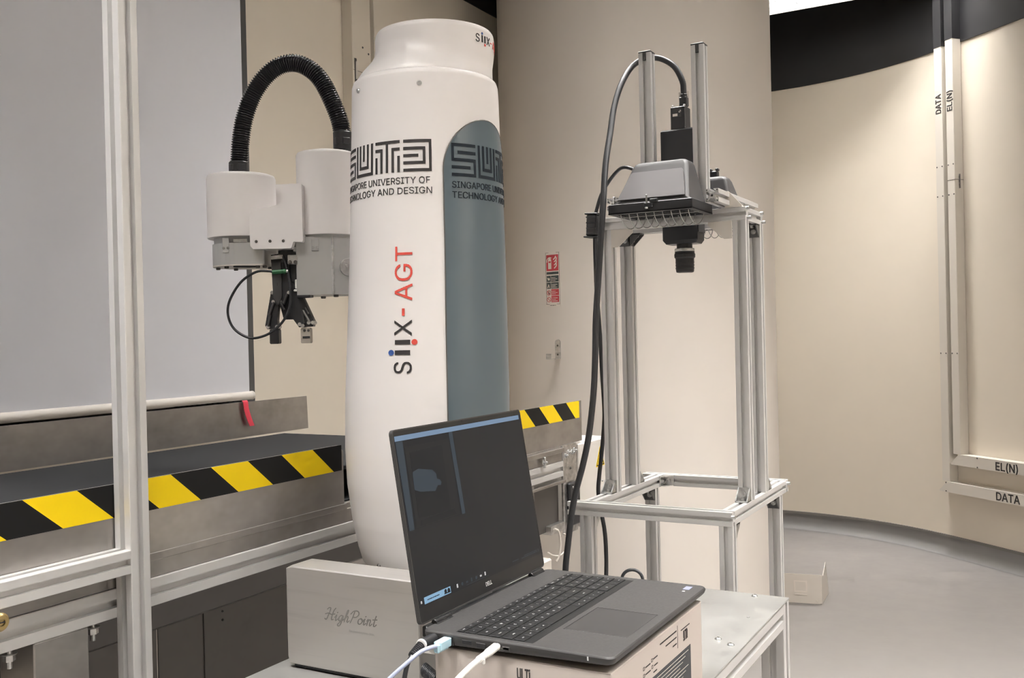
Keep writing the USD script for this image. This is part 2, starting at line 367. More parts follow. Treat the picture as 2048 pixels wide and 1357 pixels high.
def htrunk(label, txt, s0, z0, z1, st, zt, riv):
    t = thing('cable_trunking', label, 'cable trunking', on_wall(s0, z0), 'cable trunking on the walls')
    h = z1 - z0; poly = sg.Polygon([(s0, z0 + .006), (s0 + h, z1), (2.6, z1), (2.6, z0), (s0 + .004, z0)])
    part(t, 'trunking_body', ext(poly, .062, on_wall(0, 0, .001), WDU, Zu), TRUNK, 20)
    letters(t, txt, .041, None, on_wall(st, zt, .0632), WDU, Zu)
    for s in riv: part(t, 'rivet', screw(on_wall(s, z0 + .005, .063), WNU, .0042, .002), STEELD); part(t, 'rivet', screw(on_wall(s, z1 - .006, .063), WNU, .0042, .002), STEELD)
htrunk('horizontal white trunking lettered EL(N) above the lowest one', 'EL(N)', .066, .524, .584, .448, .551, (.255,))
htrunk('horizontal white trunking lettered DATA, lowest on the curved wall', 'DATA', -.02, .366, .424, .452, .394, (.03,))

# trunking on the left wall behind the robot
def lbox(y0, y1, z0, z1, d, b=.002): return bx(-2.34, -2.34 + d, y0, y1, z0, z1, b)
t = thing('cable_trunking', 'wide cream trunking up the left wall, nearer the blind', 'cable trunking', (-2.34, 2.99, 0), 'cable trunking on the walls')
part(t, 'trunking_body', lbox(2.935, 3.05, .0, 2.83, .05), WALL)
part(t, 'coupling_plate', lbox(2.945, 2.957, 2.275, 2.365, .0525, .0006), STEELD)
part(t, 'coupling_rod', cyl((-2.285, 2.951, 2.285), (-2.285, 2.951, 2.352), .0035, 10), TRUNK)
part(t, 'cover_joint', lbox(2.937, 3.0, 2.319, 2.3205, .0504, 0), STEELD, False)
for y, z in ((2.998, 2.417), (3.034, 2.40)): part(t, 'rivet', screw((-2.29, y, z), (1, 0, 0), .0042, .002), STEELD)
t = thing('cable_trunking', 'cream trunking up the left wall just beside the robot cap', 'cable trunking', (-2.34, 3.12, 0), 'cable trunking on the walls')
part(t, 'trunking_body', lbox(3.066, 3.18, .0, 2.83, .056), WALL)
for y, z in ((3.085, 2.44), (3.125, 2.425)): part(t, 'rivet', screw((-2.284, y, z), (1, 0, 0), .0042, .002), STEELD)

# ---------------------------------------------------------------- sign and hook on the column
def colpatch(u0, u1, v0, v1, off, thick=.0012, c0=-102.2, z0=1.525, n=5):
    """A patch of the column's face; u in metres along it from c0, v in metres up from z0."""
    us = np.linspace(u0, u1, n); out = []
    rings = []
    for o in (off, off + thick):
        rings.append([on_col(c0 + math.degrees(a / CR), z0 + v0, o) for a in us] + [on_col(c0 + math.degrees(a / CR), z0 + v1, o) for a in us[::-1]])
    R = np.array(rings); k = 2 * n; v = R.reshape(-1, 3); f = []
    for i in range(n - 1):
        a, b, c, d = i, i + 1, k - 2 - i, k - 1 - i
        f += [(k + a, k + b, k + c), (k + a, k + c, k + d), (a, c, b), (a, d, c)]
    for i in range(k): j = (i + 1) % k; f += [(i, j, k + j), (i, k + j, k + i)]
    return trimesh.Trimesh(v, f, process=False)
def colmap(m, off=.0018, c0=-102.2, z0=1.525):
    m = m.copy(); v = m.vertices; a = np.radians(c0) + v[:, 0] / CR; r = CR + off + v[:, 2]
    m.vertices = np.column_stack([cc[0] + r * np.cos(a), cc[1] + r * np.sin(a), z0 + v[:, 1]]); return m
def flat(poly, d=.0006): return ext(poly, d)
t = thing('fire_sign', 'red and white fire extinguisher notice on the round column', 'sign', on_col(-102.2, 1.41))
SW, SH = .0385, .113
part(t, 'sign_plate', colpatch(-SW, SW, -SH, SH, .0002), SIGNW)
bord = sg.box(-SW + .003, -SH + .008, SW - .003, SH - .003); part(t, 'sign_border', colmap(flat(bord.difference(bord.buffer(-.0012)), .0003)), SIGND, False)
part(t, 'red_panel', colpatch(-.031, .031, .034, .100, .0016, .0005), SIGNR)
ext_ = unary_union([sg.box(-.021, .049, -.004, .084).buffer(.0), sg.Point(-.0125, .084).buffer(.0085), sg.box(-.016, .088, -.009, .098), sg.box(-.022, .093, -.003, .0965), sg.LineString([(-.018, .095), (-.026, .088), (-.027, .078)]).buffer(.0016)])
ext_ = ext_.difference(sg.box(-.0185, .0745, -.0065, .081))
fl = unary_union([sg.LineString([(.012 + a, .052 + b), (.017 + a, .056 + b), (.022 + a, .061 + b), (.0225 + a, .068 + b)]).buffer(.0024) for a, b in ((0, 0), (.0, .013), (.0, .026), (-.004, .036))]).intersection(sg.box(.003, .047, .029, .102))
part(t, 'extinguisher_symbol', colmap(flat(affinity.translate(ext_, 0, -.0075)), .0026), SIGNW, False)
part(t, 'flame_symbol', colmap(flat(affinity.translate(fl, 0, -.0075)), .0026), SIGNW, False)
part(t, 'title_bar', colpatch(-.031, .031, .0195, .0295, .0016, .0005), SIGND)
for k, (z, m) in enumerate(((-.0115, SIGND), (-.0395, SIGND), (-.0675, SIGNR), (-.0955, SIGNR))):
    part(t, 'text_panel', colpatch(-.008, .031, z, z + .0255, .0016, .0005), m)
    part(t, 'text_lines', colmap(flat(unary_union([sg.box(-.005, z + .004 + q * .006, .016 + .009 * ((q + k) % 2), z + .006 + q * .006) for q in range(3)])), .0026), SIGNW, False)
    if k < 2:
        part(t, 'symbol_panel', colpatch(-.031, -.010, z, z + .0255, .0016, .0005), m)
        sy = sg.Point(-.019, z + .011).buffer(.0055).union(sg.LineString([(-.027, z + .016), (-.022, z + .012)]).buffer(.0012)) if k == 0 else sg.LineString([(-.025, z + .004), (-.0205, z + .017), (-.016, z + .004)]).buffer(.0016)
        part(t, 'hazard_symbol', colmap(flat(sy), .0026), SIGNW, False)
    else:
        c = sg.Point(-.0205, z + .011); part(t, 'prohibition_ring', colmap(flat(c.buffer(.0105).difference(c.buffer(.0086)).union(sg.LineString([(-.0275, z + .018), (-.0135, z + .004)]).buffer(.001).intersection(c.buffer(.0105)))), .0026), SIGNR, False)
        if k == 2: part(t, 'hazard_symbol', colmap(flat(sg.Polygon([(-.0235, z + .005), (-.017, z + .005), (-.0205, z + .018)])), .0023), SIGND, False)
letters_ = text('FIRE SAFETY', .003, .03); part(t, 'lettering', colmap(letters_.apply_translation([0, -.1085, 0])), SIGND, False)
hp = on_col(-100.4, 1.2, 0); hn = hp - np.array([cc[0], cc[1], 1.2]); hn /= np.linalg.norm(hn); hu = np.array([-hn[1], hn[0], 0])
t = thing('wall_hook', 'small grey metal coat hook on the round column', 'hook', hp)
pl = affinity.translate(unary_union([sg.box(-.0135, -.005, .0135, .062), sg.Point(0, .062).buffer(.0135)]), 0, 0)
part(t, 'back_plate', ext(pl, .003, hp + hn * .0005, hu, Zu), ALU2)
part(t, 'hook_arm', cat(obx(hp + hn * .033 + np.array([0, 0, -.0035]), (.027, .066, .003), hu, hn, .0008), obx(hp + hn * .065 + np.array([0, 0, .007]), (.027, .003, .022), hu, hn, .0008)), ALU2)
for z in (.013, .05): part(t, 'screw', screw(hp + hn * .0035 + np.array([0, 0, z]), hn, .0042, .0015), STEELD)

# ---------------------------------------------------------------- ceiling lamps
def lamp(path_loc, label, D, LAMP_Z):
    x, y, _ = path_loc; LD = D + .028; t = thing('ceiling_light', label, 'ceiling light', (x, y, LAMP_Z), 'louvred ceiling lights'); zt = LAMP_Z + LD
    for s in (-1, 1): part(t, 'hanger_rod', cyl((x + s * .5, y, zt + .006), (x + s * .5, y, CEIL), .005, 8), ZINC)
    hs = cat(bx(x - .612, x + .612, y - .158, y - .15, LAMP_Z, zt, 0), bx(x - .612, x + .612, y + .15, y + .158, LAMP_Z, zt, 0), bx(x - .612, x - .604, y - .15, y + .15, LAMP_Z, zt, 0), bx(x + .604, x + .612, y - .15, y + .15, LAMP_Z, zt, 0), bx(x - .612, x + .612, y - .158, y + .158, zt, zt + .006, 0))
    part(t, 'housing', hs, TRUNK, False)
    for s in (-.05, .05): part(t, 'louvre_rail', bx(x - .604, x + .604, y + s - .0015, y + s + .0015, LAMP_Z + .003, LAMP_Z + D, 0), LOUV, False)
    for k in range(11):
        xx = x - .5 + k * .1
        part(t, 'louvre_blade', loft([[(xx - w_, y - .15, LAMP_Z + z), (xx + w_, y - .15, LAMP_Z + z), (xx + w_, y + .15, LAMP_Z + z), (xx - w_, y + .15, LAMP_Z + z)] for z, w_ in ((.003, .001), (.02, .002), (D, .005))]), LOUV, False)
for i_, p in enumerate(LAMP_POS):
    if i_ == 0: lamp(p, 'louvred fluorescent ceiling light hanging before the black band', LAMP_DEPTH[i_], LAMP_H[i_])
    else: lamp(p, ['', 'louvred ceiling light above the conveyor end', 'louvred ceiling light above the near stretch of the conveyor', 'louvred ceiling light right of the round column', 'louvred ceiling light right of the rig', 'louvred ceiling light just right of the camera', 'louvred ceiling light behind the camera on the right', 'louvred ceiling light nearest the right wall'][i_], LAMP_DEPTH[i_], LAMP_H[i_])

# ---------------------------------------------------------------- conveyor
CX = -1.27
t = thing('conveyor', 'stainless belt conveyor with black and yellow hazard striped side guards', 'conveyor', (-1.6, 1.2, 0))
b = part(t, 'belt', cat(bx(-1.895, -1.29, -1.2, 2.075, 1.026, 1.036, .002), cyl((-1.895, 2.075, .996), (-1.29, 2.075, .996), .040, 28, .002), bx(-1.895, -1.29, -1.2, 2.075, .956, .964, .002)), BELT)
sm = [bx(-1.892 + k * .0135, -1.892 + k * .0135 + .008, 2.088 + .004 * (k % 2), 2.104 + .004 * (k % 2), 1.024 - .002, 1.0285, .0008) for k in range(44)]
part(b, 'belt_lacing', cat(*sm), ZINC, False, 'zigzag metal lacing across the belt end', 'stuff')
g = part(t, 'side_guard', ext(sg.Polygon([(-1.2, .961), (1.562, .961), (1.562, 1.070), (1.545, 1.083), (-1.2, 1.083)]), .003, (CX, 0, 0), (0, 1, 0), Zu), STEEL, 20, 'near side guard plate left of the robot')
B0, BP, SHF = .8540, .0877, .063
def stripes(g, y0, y1, z0, z1, k0, k1):
    for k in range(k0, k1):
        a, c = B0 + BP * k, B0 + BP * (k + 1)
        q = sg.Polygon([(a, z1), (c, z1), (c + SHF, z0), (a + SHF, z0)]).intersection(sg.box(y0, z0, y1, z1))
        if q.area > 1e-6: part(g, 'hazard_stripe', ext(q, .0006, (CX + .003, 0, 0), (0, 1, 0), Zu), YEL if k % 2 == 0 else BLK, False, 'yellow stripe' if k % 2 == 0 else None)
stripes(g, -.6, 1.556, 1.031, 1.0825, -12, 9)
g = part(t, 'side_guard', bx(CX, CX + .003, 1.80, 2.716, .968, 1.092, .0008), STEEL, False, 'near side guard plate right of the robot')
stripes(g, 1.80, 2.699, 1.040, 1.0915, 10, 22)
part(t, 'far_guard', ext(sg.Polygon([(-1.2, 1.036), (2.186, 1.040), (2.182, 1.134), (-1.2, 1.134)]), .003, (-1.903, 0, 0), (0, 1, 0), Zu), STEEL, 20, 'plain far side guard plate')
for z0, z1 in ((.922, .962),):
    part(t, 'side_plate', bx(CX - .012, CX - .002, -1.2, 2.60, z0, z1, .001), STEEL, False)
part(t, 'guard_ledge', bx(CX - .002, CX + .0045, -1.2, 1.57, .949, .962, .001), STEEL, False)
part(t, 'guard_ledge', bx(CX - .002, CX + .011, 1.80, 2.575, .949, .962, .001), STEEL, False)
part(t, 'side_plate', bx(CX - .004, CX + .002, -1.2, 2.575, .922, .950, .001), STEEL, False)
part(t, 'rail', prof((CX - .017, -1.2, .8995), (CX - .017, 2.575, .8995), .045), ALU, False, 'slotted aluminium rail under the near guard')
part(t, 'rail', prof((-1.88, -1.2, .8995), (-1.88, 2.16, .8995), .045), ALU, False)
tray = [[(-1.84, y, .80), (-1.46, y, .80), (-1.43, y, .83), (-1.87, y, .83)] for y in (-1.2, 2.0)]
part(t, 'return_tray', ext(sg.Polygon([(-1.87, .84), (-1.87, .80), (-1.80, .765), (-1.50, .752), (-1.445, .775), (-1.43, .84), (-1.44, .84), (-1.452, .782), (-1.50, .762), (-1.80, .775), (-1.86, .805), (-1.86, .84)]), 3.2, (0, 2.0, 0), (1, 0, 0), Zu), STEELD, 40)
for y in (.865, 2.30):
    lg = part(t, 'leg', bx(-1.345, -1.265, y, y + .09, .02, .877, .002), STEEL, False)
    part(lg, 'foot_plate', bx(-1.37, -1.24, y - .02, y + .11, 0.001, .02, .002), STEELD, False)
    part(t, 'leg', bx(-1.93, -1.85, y, y + .09, .0, .877, .002), STEEL, False)
for y, z in ((.842, .866), (.978, .868)):
    part(t, 'bolt', cat(cyl((-1.287, y, .877), (-1.287, y, .846), .004, 10), lathe([(0, 0), (.0085, 0), (.0085, .009), (0, .009)], (-1.287, y, .857), (0, 0, 1), 6), cyl((-1.287, y, .866), (-1.287, y, .8675), .011, 14)), ZINC)
for y0, y1, x in ((.98, 1.34, -1.62), (1.36, 1.40, -1.64), (1.42, 1.95, -1.66)):
    pn = part(t, 'under_panel', bx(x - .004, x, y0, y1, .12, .752, .001), STEELD, False, 'dark steel panel below the belt')
    if y0 == 1.42:
        part(pn, 'access_plate', bx(x, x + .003, 1.545, 1.80, .50, .70, .001), STEELD, False)
        for z in (.665, .685): part(pn, 'screw', screw((x + .003, 1.60, z), (1, 0, 0), .003, .002), BLACKM)
# far-end frame plates
part(t, 'end_plate', bx(-1.276, -1.268, 2.582, 2.676, .70, .966, .001), ALU2, False, 'upright end plate with bolts')
for y, z in ((2.60, .935), (2.622, .943), (2.645, .94), (2.662, .945)): part(t, 'nut', nut((-1.268, y, z), (1, 0, 0), .0055, .006), ZINC)
part(t, 'nut', nut((-1.268, 2.63, .894), (1, 0, 0), .003, .003), STEELD)
part(t, 'black_cover', bx(-1.268, -1.256, 2.602, 2.672, .722, .852, .004), BLACK, False)
for y, z in ((2.62, .838), (2.655, .842), (2.615, .80), (2.63, .79)): part(t, 'screw', screw((-1.256, y, z), (1, 0, 0), .0035, .002), ZINC)
part(t, 'lower_skirt', bx(CX - .03, CX - .018, 2.02, 2.585, .722, .852, .001), STEELD, False, 'stained dark steel skirt at the far end')
part(t, 'skirt_flange', bx(CX - .03, CX + .01, 2.02, 2.585, .858, .866, .001), STEEL, False)
for y in (2.44,): part(t, 'nut', nut((CX + .011, y, .935), (1, 0, 0), .006, .008), ZINC); part(t, 'bolt', cyl((CX + .014, y, .92), (CX + .014, y, .95), .004, 10), ZINC)
part(t, 'lower_bracket', bx(CX - .03, CX + .0, 2.50, 2.60, .715, .74, .001), ALU2, False)
for pts, r in (([(-1.262, 2.50, .735), (-1.255, 2.515, .725), (-1.252, 2.52, .69), (-1.255, 2.515, .655), (-1.26, 2.505, .64)], .0035), ([(-1.262, 2.56, .71), (-1.25, 2.572, .70), (-1.25, 2.565, .675), (-1.255, 2.53, .655), (-1.26, 2.49, .66), (-1.262, 2.46, .675)], .002)):
    part(t, 'wire', tube(pts, r, 6, 8), NETB if False else CREAMP)
t = thing('control_box', 'pale grey control box with a yellow warning triangle at the conveyor end', 'control box', (-1.27, 2.75, .7))
part(t, 'box_body', bx(-1.44, -1.272, 2.678, 2.885, .702, .965, .004), CTRL, False)
part(t, 'box_lid', bx(-1.272, -1.262, 2.682, 2.881, .706, .961, .003), CTRL, False)
tri = sg.Polygon([(-.030, -.026), (.030, -.026), (0, .030)])
part(t, 'warning_triangle', ext(tri.buffer(.003), .0008, (-1.2622, 2.838, .902), (0, 1, 0), Zu), YEL, False)
part(t, 'triangle_border', ext(tri.difference(tri.buffer(-.003)), .0004, (-1.2614, 2.838, .902), (0, 1, 0), Zu), BLK, False)
part(t, 'bolt_symbol', ext(sg.Polygon([(.002, .012), (-.006, -.006), (0, -.004), (-.003, -.019), (.006, -.001), (0, -.003), (.005, .012)]), .0004, (-1.2614, 2.838, .902), (0, 1, 0), Zu), BLK, False)
part(t, 'screw', screw((-1.262, 2.85, .825), (1, 0, 0), .004, .003), ZINC)
t = thing('wall_bench', 'low cream painted bench end showing behind the laptop hinge', 'bench', (-1.35, 2.3, 0))
part(t, 'bench_top', bx(-1.46, -1.25, 2.15, 2.46, .60, .66, .004), CREAMP, False)
part(t, 'bench_edge', bx(-1.45, -1.235, 2.15, 2.47, .575, .599, .002), STEELD, False)
for y in (2.17, 2.42): part(t, 'leg', bx(-1.42, -1.38, y, y + .03, 0, .575, .002), STEELD, False)

# ---------------------------------------------------------------- guard frame in the foreground
t = thing('guard_frame', 'slotted aluminium guard frame standing before the conveyor at far left', 'frame', (-1.247, 1.02, 0))
part(t, 'post', prof((-1.247, 1.0225, 0.0), (-1.247, 1.0225, 2.9), .036), ALU, False, 'upright slotted post')
part(t, 'cross_bar', prof((-1.247, -.6, .9665), (-1.247, 1.0045, .9665), .036), ALU, False)
part(t, 'post', prof((-1.247, -.62, 0.0), (-1.247, -.62, 2.9), .036), ALU, False)
part(t, 'foot', cyl((-1.247, 1.0225, 0), (-1.247, 1.0225, .006), .04, 20), BLACK)
t = thing('brass_lock', 'round brass lock under the cross bar at the left picture edge', 'lock', (-1.235, .79, .93))
part(t, 'lock_body', cyl((-1.240, .790, .933), (-1.222, .790, .933), .0125, 24, .002), BRASS)
part(t, 'lock_face', lathe([(.0045, 0), (.0105, 0), (.0095, .0018), (.0045, .0018)], (-1.222, .790, .933), (1, 0, 0), 24), BRASS)
part(t, 'keyhole', bx(-1.2223, -1.2212, .785, .795, .9322, .9338, 0), INK, False)

# ---------------------------------------------------------------- robot
RC = np.array([-1.065, 1.573]); FV = -RC / np.linalg.norm(RC); RL = np.array([-FV[1], FV[0]])   # FV: front (to the operator side), RL: to its right
def interp(z, tab): T = np.array(tab); return [np.interp(z, T[:, 0], T[:, k]) for k in (1, 2)]
BODY = [(.862, .006, .128), (.872, .006, .137), (.90, .004, .143), (.95, .001, .150), (1.02, -.001, .1565), (1.09, -.001, .159), (1.18, .001, .1585), (1.30, .004, .155), (1.45, .0075, .1505), (1.60, .0095, .1465), (1.75, .0105, .1425), (1.778, .0105, .1415), (1.786, .0105, .139), (1.79, .0105, .134)]
def rob(theta, z, off=0.0):
    """A point of the column's shell: theta from the front towards its right."""
    c, r = interp(z, BODY); th = np.asarray(theta)
    p = RC + RL * c
    return np.array([p[0] + (r + off) * (math.sin(th) * RL[0] + math.cos(th) * FV[0]), p[1] + (r + off) * (math.sin(th) * RL[1] + math.cos(th) * FV[1]), z])
def rring(c, r, z, n=96):
    g = np.arange(n) * 2 * np.pi / n; p = RC + RL * c
    return np.column_stack([p[0] + r * np.cos(g), p[1] + r * np.sin(g), np.full(n, z)])
ROB = thing('robot_arm', 'tall white robot column with a blue-grey side panel and black hose', 'robot', (RC[0], RC[1], .775))
zs = np.unique(np.concatenate([[a[0] for a in BODY], np.linspace(.9, 1.75, 40)]))
part(ROB, 'column_shell', loft([rring(*interp(z, BODY), z) for z in zs]), WHITE, 40)
CAP = [(1.784, .010, .1325), (1.790, .0105, .1330), (1.798, .012, .1305), (1.808, .0155, .1265), (1.818, .020, .1220), (1.828, .0255, .1185), (1.840, .0295, .1160), (1.855, .031, .1155), (1.874, .031, .1155), (1.880, .031, .1145), (1.884, .031, .112)]
part(ROB, 'column_cap', loft([rring(c, r, z) for z, c, r in CAP]), WHITE, 40)
part(ROB, 'base_plate', bx(-1.112, -.94, 1.47, 1.68, .775, .80, .003), BLACKM, False)
part(ROB, 'base_drum', cyl((-1.026, 1.573, .80), (-1.026, 1.573, .864), .085, 40), BLACKM)

def grid_on(poly, fmap, step=.006, d=.0016):
    """A flat shape cut into small triangles, given thickness and laid on a curved surface by fmap(u, v, w)."""
    ms = []
    for g in getattr(poly, 'geoms', [poly]):
        if g.area <= 0: continue
        m = trimesh.creation.extrude_polygon(g, d, engine='earcut'); ms.append(m)
    m = cat(*ms); v, f = trimesh.remesh.subdivide_to_size(m.vertices, m.faces, step, max_iter=14)
    return trimesh.Trimesh(np.array([fmap(*p) for p in v]), f, process=True)
def cells(poly, step):
    """Splits a big shape into squares so that it can be bent."""
    x0, y0, x1, y1 = poly.bounds; out = []
    for i in range(int((x1 - x0) / step) + 1):
        q = poly.intersection(sg.box(x0 + i * step, y0, x0 + (i + 1) * step, y1)); out += [g for g in getattr(q, 'geoms', [q]) if g.area > 1e-9]
    return out
RR = .15
def onrob(u, v, w, th0, z0, off): return rob(th0 + u / RR, z0 + v, off + w)
# side panel: u along the shell in metres from 8 degrees
PW = .36
pp = sg.box(.012, .95, PW, 1.60).union(sg.Polygon([(.012, 1.55), (PW, 1.55), (PW, 1.66), (.16, 1.66), (.10, 1.662)] )).intersection(sg.box(0, 0, 1, 2))
ptop = [(.012, .885), (PW, .885), (PW, 1.60)] + [(.10 + .0 + .12 * math.cos(a) if a < math.pi / 2 else .10 + .093 * math.cos(a), 1.588 + .112 * math.sin(a) if a < math.pi / 2 else 1.585 + .115 * math.sin(a)) for a in np.linspace(0, math.pi, 24)]
pp = sg.Polygon([(.0165, .885), (.215, .885), (.215, 1.60)] + [(.1115 + .1035 * math.cos(a), 1.60 + .10 * math.sin(a)) for a in np.linspace(.05, math.pi - .02, 26)] + [(.008, 1.58), (.010, 1.3)])
def stripmesh(poly, th0, off, d, nz=50, nu=22):
    us = np.linspace(poly.bounds[0], poly.bounds[2], nu); ms = []
    for i in range(nu - 1):
        for k, z in enumerate(np.linspace(poly.bounds[1], poly.bounds[3], nz)[:-1]):
            q = poly.intersection(sg.box(us[i], z, us[i + 1], z + (poly.bounds[3] - poly.bounds[1]) / (nz - 1)))
            for g in getattr(q, 'geoms', [q]):
                if g.geom_type == 'Polygon' and g.area > 1e-9: v, f = trimesh.creation.triangulate_polygon(g, engine='earcut'); ms.append(trimesh.Trimesh(np.column_stack([v, np.full(len(v), d)]), f, process=False))
    m = cat(*ms); m.merge_vertices(); m.vertices = np.array([rob(th0 + p[0] / RR, p[1], off + p[2]) for p in m.vertices]); m.fix_normals()
    return m
part(ROB, 'side_panel', stripmesh(pp, math.radians(8.5), .0005, .0013), PANELB, 40)
pe = np.array(pp.exterior.coords); pe = np.vstack([np.linspace(pe[i], pe[i + 1], 8, endpoint=False) for i in range(len(pe) - 1)])
part(ROB, 'panel_gasket', sweep([rob(math.radians(8.5) + p[0] / RR, p[1], .001) for p in pe], .0013, 6), STEELD)

# lettering on the shell
def logo_shapes():
    """Four maze-like letter blocks of concentric bars, each 6.5 units wide and high, in a row."""
    L = lambda *p: sg.LineString(p).buffer(.30, cap_style=2, join_style=2)
    S = [L((6.5, 6.2), (.3, 6.2), (.3, 3.25 + .0), (6.2, 3.25 - .0), (6.2, .3), (0, .3)), L((6.5, 4.72), (1.6, 4.72)), L((0, 1.78), (4.9, 1.78))]
    U = [L((.3, 6.5), (.3, .3), (6.2, .3), (6.2, 6.5)), L((1.75, 6.5), (1.75, 1.75), (4.75, 1.75), (4.75, 6.5)), L((3.25, 6.5), (3.25, 3.1))]
    T = [L((0, 6.2), (6.5, 6.2)), L((3.25, 6.2), (3.25, 0)), L((0, 4.7), (1.75, 4.7), (1.75, 0)), L((.3, 3.3), (.3, 0)), L((6.5, 4.7), (4.75, 4.7), (4.75, 0)), L((6.2, 3.3), (6.2, 0))]
    D = [L((0, 6.2), (6.2, 6.2), (6.2, .3), (0, .3)), L((0, 4.72), (4.8, 4.72), (4.8, 1.78), (0, 1.78)), L((0, 3.25), (3.5, 3.25))]
    return [affinity.translate(unary_union(q), 7.35 * i, 0) for i, q in enumerate((S, U, T, D))]
def bend(poly, th0, z0, off, step=.006):
    return grid_on(poly, lambda u, v, w: onrob(u, v, w, th0, z0, off), step, .0005)
def bendtext(txt, h, w, th0, z0, off, bold=False):
    m = text(txt, h, w, bold, .0005, False); b = m.bounds
    v, f = trimesh.remesh.subdivide_to_size(m.vertices, m.faces, .008, max_iter=14)
    return trimesh.Trimesh(np.array([onrob(*p, th0, z0, off) for p in v]), f, process=True)
WID = .232
def logo(th_end, z0, off, m, only=4, left=False, wid=WID, hgt=.058):
    k = wid / (7.35 * 3 + 6.5); q = logo_shapes(); sy2 = hgt / 6.5
    shp = affinity.scale(unary_union(q), k, sy2, origin=(0, 0))
    th0 = th_end - wid / RR if not left else th_end
    part(ROB, 'logo', bend(shp, th0, z0, off), m, False, 'maze-like four letter emblem')
    for txt, dz, w in (('SINGAPORE UNIVERSITY OF', .0215, .985), ('TECHNOLOGY AND DESIGN', .040, 1.0)):
        part(ROB, 'lettering', bendtext(txt, .0118, wid * w, th0, z0 - dz, off), m, False)
logo(math.radians(3.4), 1.598, .0004, INK)
logo(math.radians(17.5), 1.590, .0024, INKB, left=True, wid=.225, hgt=.060)
def brandmark(parent, o, du, dv, h, fmap=None, dark=INK):
    """The brand mark: s, a dotted bar, a bar dotted below, X, a dash and AGT."""
    def put(poly_or_mesh, m, name):
        g = poly_or_mesh if isinstance(poly_or_mesh, trimesh.Trimesh) else trimesh.creation.extrude_polygon(poly_or_mesh, .0005, engine='earcut')
        v, f = trimesh.remesh.subdivide_to_size(g.vertices, g.faces, .006, max_iter=14)
        part(parent, name, trimesh.Trimesh(np.array([fmap(*p) for p in v]), f, process=True), m, False)
    x = 0
    def glyph(c, w, hh, x): m = text(c, hh, w, False, .0005, False); m.apply_translation([x, 0, 0]); return m
    put(glyph('S', .62 * h, h * .92, 0), dark, 'letter')
    for xx, s, mm in ((.98 * h, 1, dark if dark is not INK else BLUE), (1.52 * h, -1, RED)):
        put(sg.box(xx, .08 * h, xx + .24 * h, .88 * h), dark, 'letter')
        put(sg.Point(xx + .12 * h, 1.08 * h if s > 0 else -.14 * h).buffer(.15 * h), mm, 'dot')
    put(glyph('X', .82 * h, h * .92, 1.98 * h), dark, 'letter')
    put(sg.box(3.02 * h, .38 * h, 3.40 * h, .52 * h), RED, 'dash')
    for c, w, xx in (('A', .86, 3.82), ('G', .88, 4.84), ('T', .76, 5.88)): put(glyph(c, w * h, h * .92, xx * h), RED, 'letter')
# up the front of the shell, reading upwards
H1 = .0345
brandmark(ROB, None, None, None, H1, lambda u, v, w: rob(math.radians(-17.2) - (v - H1 * .5) / RR, 1.234 + u, .0006 + w))
def capmap(u, v, w):
    th = math.radians(40.5) + u / .1155; p = RC + RL * .031; r = .1155 + .0004 + w
    return (p[0] + r * (math.sin(th) * RL[0] + math.cos(th) * FV[0]), p[1] + r * (math.sin(th) * RL[1] + math.cos(th) * FV[1]), 1.8505 + v)
brandmark(ROB, None, None, None, .0165, capmap)
for th, z in ((math.radians(-4.5), 1.758), (math.radians(-61), 1.762), (math.radians(-47), .877)):
    p = rob(th, z); n = p - rob(th, z, -.05); part(ROB, 'screw', screw(p, n, .0048, .003), STEELD if z < 1 else ZINC)
    
# upper arm: joint cover, housing, link fairing, elbow
def rect_ring(c, ax, lx, ly, z, r, n=6):
    ax = np.array(ax, float); ax /= np.linalg.norm(ax); ay = np.array([-ax[1], ax[0]]); q = rrect(-lx / 2, lx / 2, -ly / 2, ly / 2, r, n)
    q = q if sg.Polygon(q).exterior.is_ccw else q[::-1]
    return np.column_stack([c[0] + q[:, :1] * ax[0] + q[:, 1:] * ay[0], c[1] + q[:, :1] * ax[1] + q[:, 1:] * ay[1], np.full(len(q), z)])
def cring(c, r, z, n=56):
    g = np.arange(n) * 2 * np.pi / n; return np.column_stack([c[0] + r * np.cos(g), c[1] + r * np.sin(g), np.full(n, z)])
J1, J2 = np.array([-1.372, 1.659]), np.array([-1.540, 1.572])
def jcover(c, r, z0, z1): return loft([cring(c, r - .001, z0), cring(c, r, z0 + .001), cring(c, r, z1 - .008), cring(c, r - .0025, z1 - .002), cring(c, r - .008, z1)])
part(ROB, 'joint_cover', jcover(J1, .066, 1.522, 1.704), WHITE, 40, 'white drum cover of the shoulder joint')
part(ROB, 'elbow_cover', jcover(J2, .0735, 1.522, 1.660), WHITE, 40, 'white drum cover of the elbow joint')
AX = np.array([-.874, -.485]); AX /= np.linalg.norm(AX); AP = np.array([-AX[1], AX[0]])
if AP @ (-J1) < 0: AP = -AP                                    # AP: across the link, towards the room
def lk(a, p, z): return np.array([*(J1 + AX * a + AP * p), z])
def lprism(pts, z0, z1, r=.006):
    q = sg.Polygon(pts).buffer(-r).buffer(r, quad_segs=5); xy = np.array(q.exterior.coords)[:-1]; i2 = np.array(q.buffer(-.0018).exterior.coords)[:-1]
    return ext(q, z1 - z0, (*J1, z0), (*AX, 0), (*AP, 0)) if np.cross([*AX, 0], [*AP, 0])[2] > 0 else ext(affinity.scale(q, 1, -1, origin=(0, 0)), z1 - z0, (*J1, z0), (*AX, 0), (*-AP, 0))
